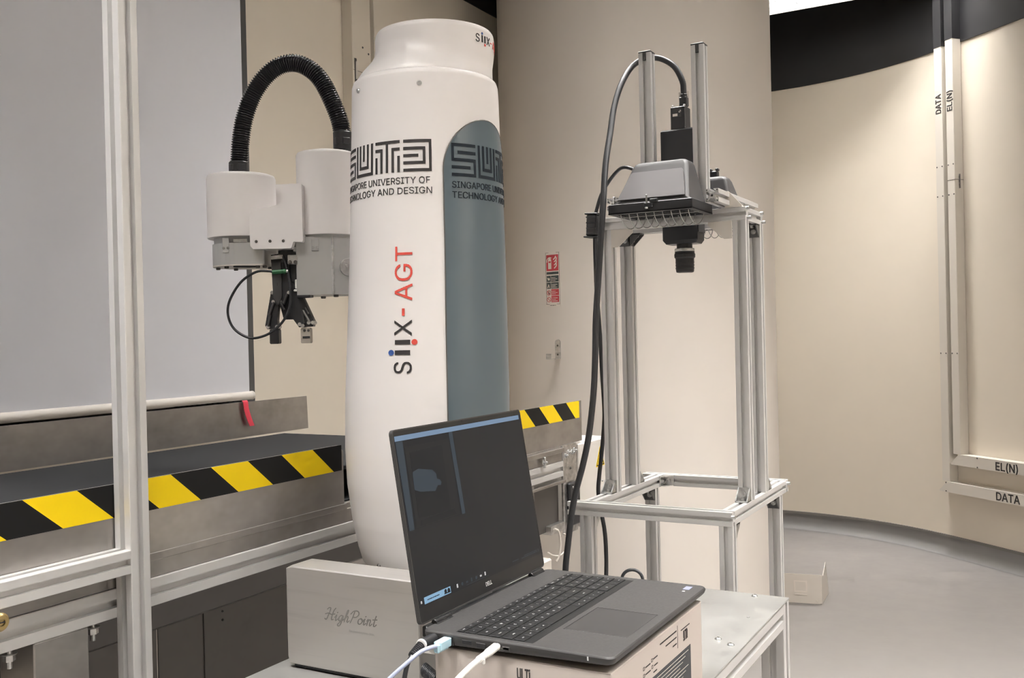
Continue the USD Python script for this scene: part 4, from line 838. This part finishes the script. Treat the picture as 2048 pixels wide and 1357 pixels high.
part(bp, 'print_lines', ext(unary_union([dashes(1.20 + .02 * (k % 3), 1.335 - .012 * (k % 4), .84 - .0052 * k, .0009, 20 + k) for k in range(12)]), .0002, (xf, 0, 0), (0, 1, 0), Zu), TRUNK, False)

# ---------------------------------------------------------------- laptop
LX0, LX1, LY0, LY1 = -.7285, -.4565, 1.0515, 1.4105
LAP = thing('laptop', 'dark grey open laptop showing a dim camera view on its screen', 'laptop', ((LX0 + LX1) / 2, (LY0 + LY1) / 2, KZ))
def lring(i, z, front=0.0): q = rrect(LX0 + i, LX1 - i - front, LY0 + i, LY1 - i, .010, 5); q = q if sg.Polygon(q).exterior.is_ccw else q[::-1]; return ring(q, z)
def wedge(r):
    r = r.copy(); f = np.clip((r[:, 0] - LX0) / (LX1 - LX0), 0, 1); k = np.clip((.9125 - r[:, 2]) / .017, 0, 1); r[:, 2] += .0075 * f * k; return r
BASE = part(LAP, 'base', loft([wedge(a) for a in [lring(.010, .8955, .004), lring(.004, .8975), lring(.0012, .903), lring(.0, .9095), lring(.0, .9125), lring(.0012, .9145), lring(.002, .9150)]]), LAPT, 30)
for x, z in ((LX0 + .03, .898), (LX1 - .03, .9045)): part(BASE, 'rubber_foot', bx(x - .006, x + .006, LY0 + .03, LY1 - .03, KZ + .0002, z, .001), BLACK, False)
part(LAP, 'keyboard_deck', bx(-.6815, -.5685, 1.0605, 1.3945, .9149, .91515, 0), LAPK, False)
part(LAP, 'touchpad', bx(-.559, -.471, 1.130, 1.2375, .9149, .9153, .0002), mat('touchpad_surface', (.031, .030, .030), .45), False)
part(LAP, 'touchpad_edge', cat(bx(-.5597, -.559, 1.1295, 1.238, .9149, .91545, 0), bx(-.559, -.4705, 1.2375, 1.238, .9149, .91545, 0)), LAPK, False)
part(LAP, 'rear_bar', bx(-.7365, -.7275, 1.062, 1.40, .900, .9150, .002), BEZEL, False)
ROWS = [(-.6755, .0088, [('esc', 1), ('F1', 1), ('F2', 1), ('F3', 1), ('F4', 1), ('F5', 1), ('F6', 1), ('F7', 1), ('F8', 1), ('F9', 1), ('F10', 1), ('F11', 1), ('F12', 1), ('del', 1), None, ('home', 1), ('end', 1), ('pg', 1), ('off', 1)]),
        (-.6605, .0150, [('~', 1)] + [(c, 1) for c in '1234567890-='] + [('back', 1.6), None, ('num', 1), ('/', 1), ('*', 1), ('-', 1)]),
        (-.6425, .0150, [('tab', 1.4)] + [(c, 1) for c in 'QWERTYUIOP[]'] + [('\\', 1.2), None, ('7', 1), ('8', 1), ('9', 1), ('+', 1)]),
        (-.6245, .0150, [('caps', 1.7)] + [(c, 1) for c in "ASDFGHJKL;'"] + [('enter', 1.9), None, ('4', 1), ('5', 1), ('6', 1), ('+', 1)]),
        (-.6065, .0150, [('shift', 2.2)] + [(c, 1) for c in 'ZXCVBNM,./'] + [('shift', 2.4), None, ('1', 1), ('2', 1), ('3', 1), ('ent', 1)]),
        (-.5885, .0150, [('ctrl', 1.2), ('fn', 1), ('win', 1), ('alt', 1), ('', 5.2), ('alt', 1), ('ctrl', 1), ('<', .9), ('^', .9), ('>', .9), None, ('0', 2), ('.', 1), ('ent', 1)])]
leg_, gc = [], {}
def glyph(c, h):
    if (c, h) not in gc: gc[(c, h)] = text(c, h, None, False, .0001)
    return gc[(c, h)].copy()
for rx, depth, keys in ROWS:
    k = keys.index(None)
    for seg, a, b in ((keys[:k], 1.0615, 1.3145), (keys[k + 1:], 1.3195, 1.3930)):
        tot = sum(w for _, w in seg); u = (b - a) / tot; y = a
        for c, w in seg:
            x0, x1 = rx - depth / 2, rx + depth / 2; y0, y1 = y + .0009, y + w * u - .0009; y += w * u
            part(LAP, 'key', loft([ring(np.array([(x0, y0), (x1, y0), (x1, y1), (x0, y1)]), .9150), ring(np.array([(x0, y0), (x1, y0), (x1, y1), (x0, y1)]), .9160), ring(np.array([(x0 + .0006, y0 + .0006), (x1 - .0006, y0 + .0006), (x1 - .0006, y1 - .0006), (x0 + .0006, y1 - .0006)]), .9165)]), LAPK, False)
            if c: leg_.append(place(glyph(c, .0036 if len(c) == 1 else .0022), ((x0 + x1) / 2, (y0 + y1) / 2, .9165), (0, 1, 0), (-1, 0, 0)))
part(LAP, 'key_legends', cat(*leg_), LEG, False, 'pale printed key legends', 'stuff')
for yc in (1.098, 1.374): part(LAP, 'hinge', cat(cyl((-.7275, yc - .019, .9155), (-.7275, yc + .019, .9155), .0048, 16), bx(-.731, -.721, yc - .019, yc + .019, .912, .9165, .001)), BEZEL)
part(LAP, 'sticker', bx(-.484, -.474, 1.378, 1.396, .9150, .91515, 0), mat('pale_blue_sticker', (.22, .24, .36), .4), False)
part(LAP, 'sticker', bx(-.481, -.477, 1.366, 1.370, .9150, .91515, 0), LEG, False)
ys0 = LY0 - .0003
def port(name, x0, x1, z0, z1, m=BLACK): part(LAP, name, bx(x0, x1, ys0, LY0 + .004, z0, z1, .0006), m, False)
port('network_port', -.696, -.680, .899, .9115); port('video_port', -.667, -.652, .9035, .9095); port('usb_port', -.6455, -.6315, .902, .9085); port('small_port', -.6065, -.5975, .9045, .908)
port('port_frame', -.6075, -.5965, .9035, .909, LAPT)
part(LAP, 'antenna_strip', bx(-.4905, -.4885, LY0 - .0002, LY0 + .002, .9075, .9125, 0), LEG, False)
# lid
LU, LV = np.array([0, 1.0, 0]), np.array([-.041, 0, .262]); LV /= np.linalg.norm(LV); LW = np.cross(LU, LV); LO = np.array([-.731, 0, .915])
def lidbox(u0, u1, v0, v1, w0, w1, b=0.0): return place(bx(u0, u1, v0, v1, w0, w1, b), LO, LU, LV)
def lidpoly(p, w, d=.0002): return ext(p, d, LO + LW * w, LU, LV)
lq = sg.box(LY0 + .008, .004 + .006, LY1 - .006, .265 - .008).buffer(.0, quad_segs=4).buffer(.0065, quad_segs=5)
LID = part(LAP, 'lid', cat(lidpoly(lq, -.0052, .0045), lidpoly(lq.buffer(-.0012), -.0058, .0007)), LAPT, 30)
part(LID, 'lid_rim', lidpoly(lq.difference(lq.buffer(-.0018)), -.0008, .0013), LAPT, False)
part(LID, 'bezel', lidpoly(lq.buffer(-.0019), -.0008, .0008), BEZEL, False)
part(LID, 'display', lidbox(1.056, 1.4065, .0255, .2555, -.0001, .0002), SCR, False)
scr = lambda n, p, m, w=.0003: part(LID, n, lidpoly(p, w, .00012), m, False)
scr('window_title_bar', sg.box(1.0565, .2475, 1.4035, .2545), S_BAR)
scr('camera_view', sg.box(1.058, .127, 1.201, .247), S_DK)
scr('view_left_rail', sg.Polygon([(1.057, .247), (1.0735, .247), (1.071, .127), (1.0595, .127)]), S_DIM, .0005)
scr('view_right_rail', sg.Polygon([(1.1885, .2475), (1.1985, .2475), (1.2005, .127), (1.1915, .127)]), S_DIM, .0005)
scr('view_tray', sg.Polygon([(1.076, .238), (1.186, .238), (1.186, .128), (1.076, .128)]), SCR, .0005)
scr('view_tray_floor', sg.Polygon([(1.086, .230), (1.166, .232), (1.164, .138), (1.084, .140)]), S_DK, .0007)
scr('view_tray_edge', sg.Polygon([(1.089, .137), (1.172, .139), (1.177, .130), (1.086, .129)]), S_DK, .0008)
scr('view_bottle', sg.Polygon([(1.087, .201), (1.100, .2035), (1.132, .198), (1.139, .192), (1.139, .178), (1.132, .172), (1.098, .176), (1.086, .180)]).buffer(.002), S_DIM, .0009)
scr('view_bottle_neck', sg.Polygon([(1.141, .186), (1.148, .184), (1.151, .180), (1.148, .176), (1.141, .177)]), S_DIM, .0009)
scr('search_box', sg.box(1.069, .0275, 1.134, .0365), S_BLU)
scr('search_text', dashes(1.076, 1.105, .0312, .0014, 31), S_DK, .0005)
scr('search_picture', unary_union([sg.Point(1.121, .0325).buffer(.003), sg.Point(1.129, .032).buffer(.0032), sg.box(1.117, .029, 1.133, .0305)]), S_DK, .0005)
scr('start_icon', sg.box(1.0605, .0300, 1.0635, .0335), S_WHT)
for k in range(7): scr('task_icon', [sg.box(1.150 + .0128 * k, .0300, 1.1535 + .0128 * k, .0352), sg.Point(1.152 + .0128 * k, .0325).buffer(.0024), sg.box(1.1495 + .0128 * k, .0310, 1.1545 + .0128 * k, .0335)][k % 3], S_WHT if k in (0, 5, 6) else S_DIM)
scr('task_underline', sg.box(1.175, .0278, 1.238, .0282), S_DIM)
scr('tray_text', unary_union([dashes(1.312, 1.332, .0312, .0012, 41), dashes(1.342, 1.395, .0305, .0012, 42), dashes(1.350, 1.392, .0330, .0010, 43), sg.box(1.398, .030, 1.400, .0345)]), S_DIM)
lt = text('DELL', .0058, .0175, True, .0002); part(LID, 'brand_lettering', place(lt, LO + LU * 1.235 + LV * .017 + LW * .0001, LU, LV), LEG, False)
part(LID, 'webcam', place(lathe([(0, 0), (.0025, 0), (.0025, .0003), (0, .0003)], (1.231, .2605, 0), (0, 0, 1), 16), LO, LU, LV), LAPK, False)

# ---------------------------------------------------------------- metal drive enclosure
t = thing('drive_enclosure', 'brushed metal drive enclosure engraved with script lettering behind the laptop', 'computer case', (-.957, 1.215, TZ))
eq = sg.box(-1.087, .7765, -.826, .9355).buffer(-.005).buffer(.005, quad_segs=5)
sh_ = []
for yy, i in ((1.187, .0025), (1.1885, .0006), (1.191, 0), (1.240, 0), (1.243, .002)):
    q = np.array(eq.buffer(-i, quad_segs=5).simplify(0).exterior.coords)[:-1]; g = np.linspace(0, 1, 64, endpoint=False); ls = eq.buffer(-i, quad_segs=5).exterior
    sh_.append([(p.x, yy, p.y) for p in (ls.interpolate(a, normalized=True) for a in g)])
em = loft(sh_); em.fix_normals(); part(t, 'case_shell', em, GREY_HP, 25)
part(t, 'rubber_base', bx(-1.078, -.835, 1.193, 1.238, TZ + .0005, .7768, .001), BLACK, False)
SCRIPT = {'H': (1.55, [[(.0, 1.75), (.25, 2.05), (.55, 1.95), (.42, 1.0), (.15, .0), (-.15, .1)], [(1.45, 2.1), (1.2, 1.6), (1.05, .6), (1.1, .05), (1.4, .1)], [(-.2, .9), (.3, 1.1), (.9, .95), (1.5, 1.1)]]), 'i': (.5, [[(-.05, .5), (.2, 1.0), (.12, .2), (.25, .0), (.5, .3)], [(.24, 1.38), (.3, 1.46)]]),
 'g': (.95, [[(.72, .9), (.4, 1.02), (.08, .6), (.15, .1), (.45, .12), (.74, .98), (.62, -.3), (.35, -.85), (.05, -.65), (.45, -.1), (.95, .35)]]), 'h': (.95, [[(-.05, .3), (.35, 1.3), (.45, 2.0), (.28, 1.95), (.15, 1.0), (.08, .0)], [(.1, .45), (.38, .98), (.6, .85), (.55, .2), (.7, .0), (.95, .3)]]),
 'P': (1.25, [[(.5, 1.95), (.35, 1.0), (.1, .0)], [(-.1, 1.5), (.35, 2.05), (1.05, 2.1), (1.3, 1.6), (.95, 1.1), (.4, 1.0)]]), 'o': (.85, [[(.45, 1.0), (.1, .7), (.12, .15), (.45, .0), (.75, .35), (.7, .85), (.42, 1.0), (.6, .8), (.92, .75)]]),
 'n': (.95, [[(-.02, .7), (.16, 1.0), (.1, .0)], [(.1, .45), (.38, .98), (.6, .85), (.56, .2), (.7, .0), (.98, .35)]]), 't': (.6, [[(.35, 1.75), (.22, .8), (.22, .1), (.45, .02), (.65, .3)], [(-.1, 1.05), (.6, 1.15)]])}
xx, ink = 0, []
for c in 'HighPoint':
    w_, st = SCRIPT[c]
    ink += [sg.LineString(spline([(xx + a, b, 0) for a, b in q], 6)[:, :2]).buffer(.085, quad_segs=3) for q in st]; xx += w_ + .12
hpt = affinity.skew(unary_union(ink), 14, 0, origin=(0, 0)); k_ = .104 / (hpt.bounds[2] - hpt.bounds[0]); hpt = affinity.scale(affinity.translate(hpt, -hpt.bounds[0], 0), k_, k_, origin=(0, 0))
part(t, 'lettering', ext(affinity.scale(hpt, 1, .86, origin=(0, 0)), .0003, (-1.008, 1.1869, .858), (1, 0, 0), Zu), mat('engraving_grey', (.17, .16, .15), .55), False, 'engraved script lettering')
tm = text('Technologies, Inc.', .0036, .050, False, .0003); tm.vertices[:, 0] += tm.vertices[:, 1] * .32
part(t, 'lettering', place(tm, (-.935, 1.1868, .8455), (1, 0, 0), (0, 0, 1)), ARMG, False)

# ---------------------------------------------------------------- plugs, cables and adapter by the laptop
t = thing('network_cable', 'pale blue network cable plugged into the laptop side', 'cable', (-.686, 1.04, .9))
part(t, 'plug', cat(bx(-.6935, -.6815, 1.026, 1.0505, .8995, .9105, .001), bx(-.692, -.683, 1.022, 1.034, .897, .909, .002), bx(-.690, -.685, 1.030, 1.048, .8965, .9005, .0006)), PLUGB, False, 'clear pale blue plug')
part(t, 'cable', tube([(-.6875, 1.024, .906), (-.689, 1.012, .9075), (-.695, .997, .905), (-.704, .981, .895), (-.719, .966, .879), (-.736, .953, .858), (-.765, .935, .82), (-.80, .915, .79), (-.84, .90, .7735)], .0027, 8), NETB, 60)
t = thing('usb_cable', 'thick white cable plugged into the laptop side', 'cable', (-.614, 1.03, .9))
part(t, 'plug', loft([[(x + (-.6145), y, .9085 + z - (1.0505 - y) * .10) for x, z in rrect(-w, w, -h, h, h * .9, 4)[::-1]] for y, w, h in ((1.0505, .0052, .0036), (1.049, .0058, .0042), (1.030, .0058, .0042), (1.022, .0046, .0036))]), USBW, 40, 'white plug')
part(t, 'collar', cat(cyl((-.6148, 1.0235, .9058), (-.6165, 1.008, .9035), .0044, 14), bx(-.6145, -.6105, 1.012, 1.016, .897, .904, .001)), USBW)
part(t, 'cable', tube([(-.6160, 1.012, .9040), (-.6175, .990, .9000), (-.6205, .965, .892), (-.626, .940, .878), (-.634, .915, .855), (-.645, .895, .82), (-.66, .882, .79), (-.69, .88, .7745)], .0036, 8), USBW, 60)
t = thing('power_cable', 'black power lead with a fat round plug at the rear of the laptop side', 'cable', (-.707, 1.03, .9))
part(t, 'plug', cyl((-.709, 1.051, .9055), (-.7085, 1.022, .9065), .0070, 24, .001), BLACK)
part(t, 'plug_ring', cyl((-.7085, 1.0225, .9065), (-.708, 1.019, .9062), .0072, 20), USBW, 32, 'white ring')
part(t, 'strain_relief', sweep(np.linspace([-.708, 1.019, .9062], [-.7085, .999, .898], 40), .0052 + .0007 * np.sin(np.linspace(0, 16 * math.pi, 40)), 14), BLACKM, 40)
part(t, 'cable', tube([(-.7085, 1.000, .8985), (-.7095, .990, .889), (-.711, .983, .868), (-.714, .975, .84), (-.72, .965, .80), (-.74, .955, .7745), (-.80, .96, .7735)], .0030, 8), RUBBER, 60)
part(t, 'cable_tie', cat(cyl((-.7125, .979, .852), (-.712, .981, .858), .0048, 12), obx((-.705, .980, .856), (.016, .004, .003), (1, .1, -.1), (0, 1, 0), .0005)), BLACK)
t = thing('power_adapter', 'black power adapter with a coiled lead beside the carton', 'adapter', (-.77, 1.11, TZ))
part(t, 'adapter_body', bx(-.815, -.718, 1.085, 1.135, TZ + .0005, .803, .004), BLACK, False)
kk = np.linspace(0, 1, 260); part(t, 'coiled_lead', sweep(np.column_stack([-.742 + .020 * kk, 1.075 + .008 * np.cos(kk * 22 * math.pi), .852 + .008 * np.sin(kk * 22 * math.pi) - .012 * kk]), .0016, 7), RUBBER, 60)
part(t, 'lead', cat(tube([(-.742, 1.083, .852), (-.735, 1.085, .84), (-.725, 1.08, .82), (-.722, 1.075, .795), (-.73, 1.09, .79)], .002, 6, 8), tube([(-.722, 1.083, .840), (-.73, 1.09, .82), (-.76, 1.10, .803)], .002, 6, 8)), RUBBER, 60)
part(t, 'white_tag', cat(bx(-.742, -.722, 1.070, 1.074, .876, .884, .001), cyl((-.722, 1.072, .880), (-.715, 1.072, .881), .0035, 10)), USBW, False)
t = thing('cable_loop', 'dark cable loop standing on the bench behind the laptop', 'cable', (-.735, 1.80, TZ))
g = np.linspace(0, 2 * math.pi, 60)
part(t, 'loop', sweep(np.column_stack([-.736 + .0225 * np.cos(g), 1.80 + .004 * np.sin(2 * g), .7985 + .0262 * np.sin(g)]), .0032, 10, False), RUBBER, 60)

# ---------------------------------------------------------------- folded plate on the floor
fo, fu = np.array([-1.24, 4.611, 0]), np.array([.286, .0485, 0]); fu /= np.linalg.norm(fu); fl_ = .291
t = thing('folded_plate', 'cream folded sheet metal plate standing on the floor beside the column', 'plate', fo + fu * fl_ / 2)
fq = sg.box(0, .001, fl_, .138).buffer(-.012).buffer(.012, quad_segs=4).union(sg.box(0, .06, fl_, .138))
hole = sg.box(.168, .055, .222, .104).buffer(.003)
part(t, 'front_plate', ext(fq, .003, fo, fu, Zu), CREAMP, 20)
fnn = np.cross(fu, [0, 0, 1])
part(t, 'embossed_square', ext(hole.difference(sg.box(.171, .058, .219, .101)), .0012, fo + np.array([0, -.003, 0]), fu, Zu), SIGNW, False)
part(t, 'slot_lip', ext(sg.box(.168, .040, .224, .0435), .003, fo + np.array([0, -.003, 0]), fu, Zu), SIGNW, False)
part(t, 'screw', screw(fo + fu * .268 + np.array([0, -.003, .016]), (0, -1, 0), .004, .002), SIGNW)
sd = np.array([-.05, 1.0, 0]); sd /= np.linalg.norm(sd)
part(t, 'side_flap', ext(sg.Polygon([(0, .001), (0, .136), (.04, .125), (.125, .172), (.21, .001)]), .003, fo + fu * (fl_ - .003), sd, Zu), CREAMP, False)
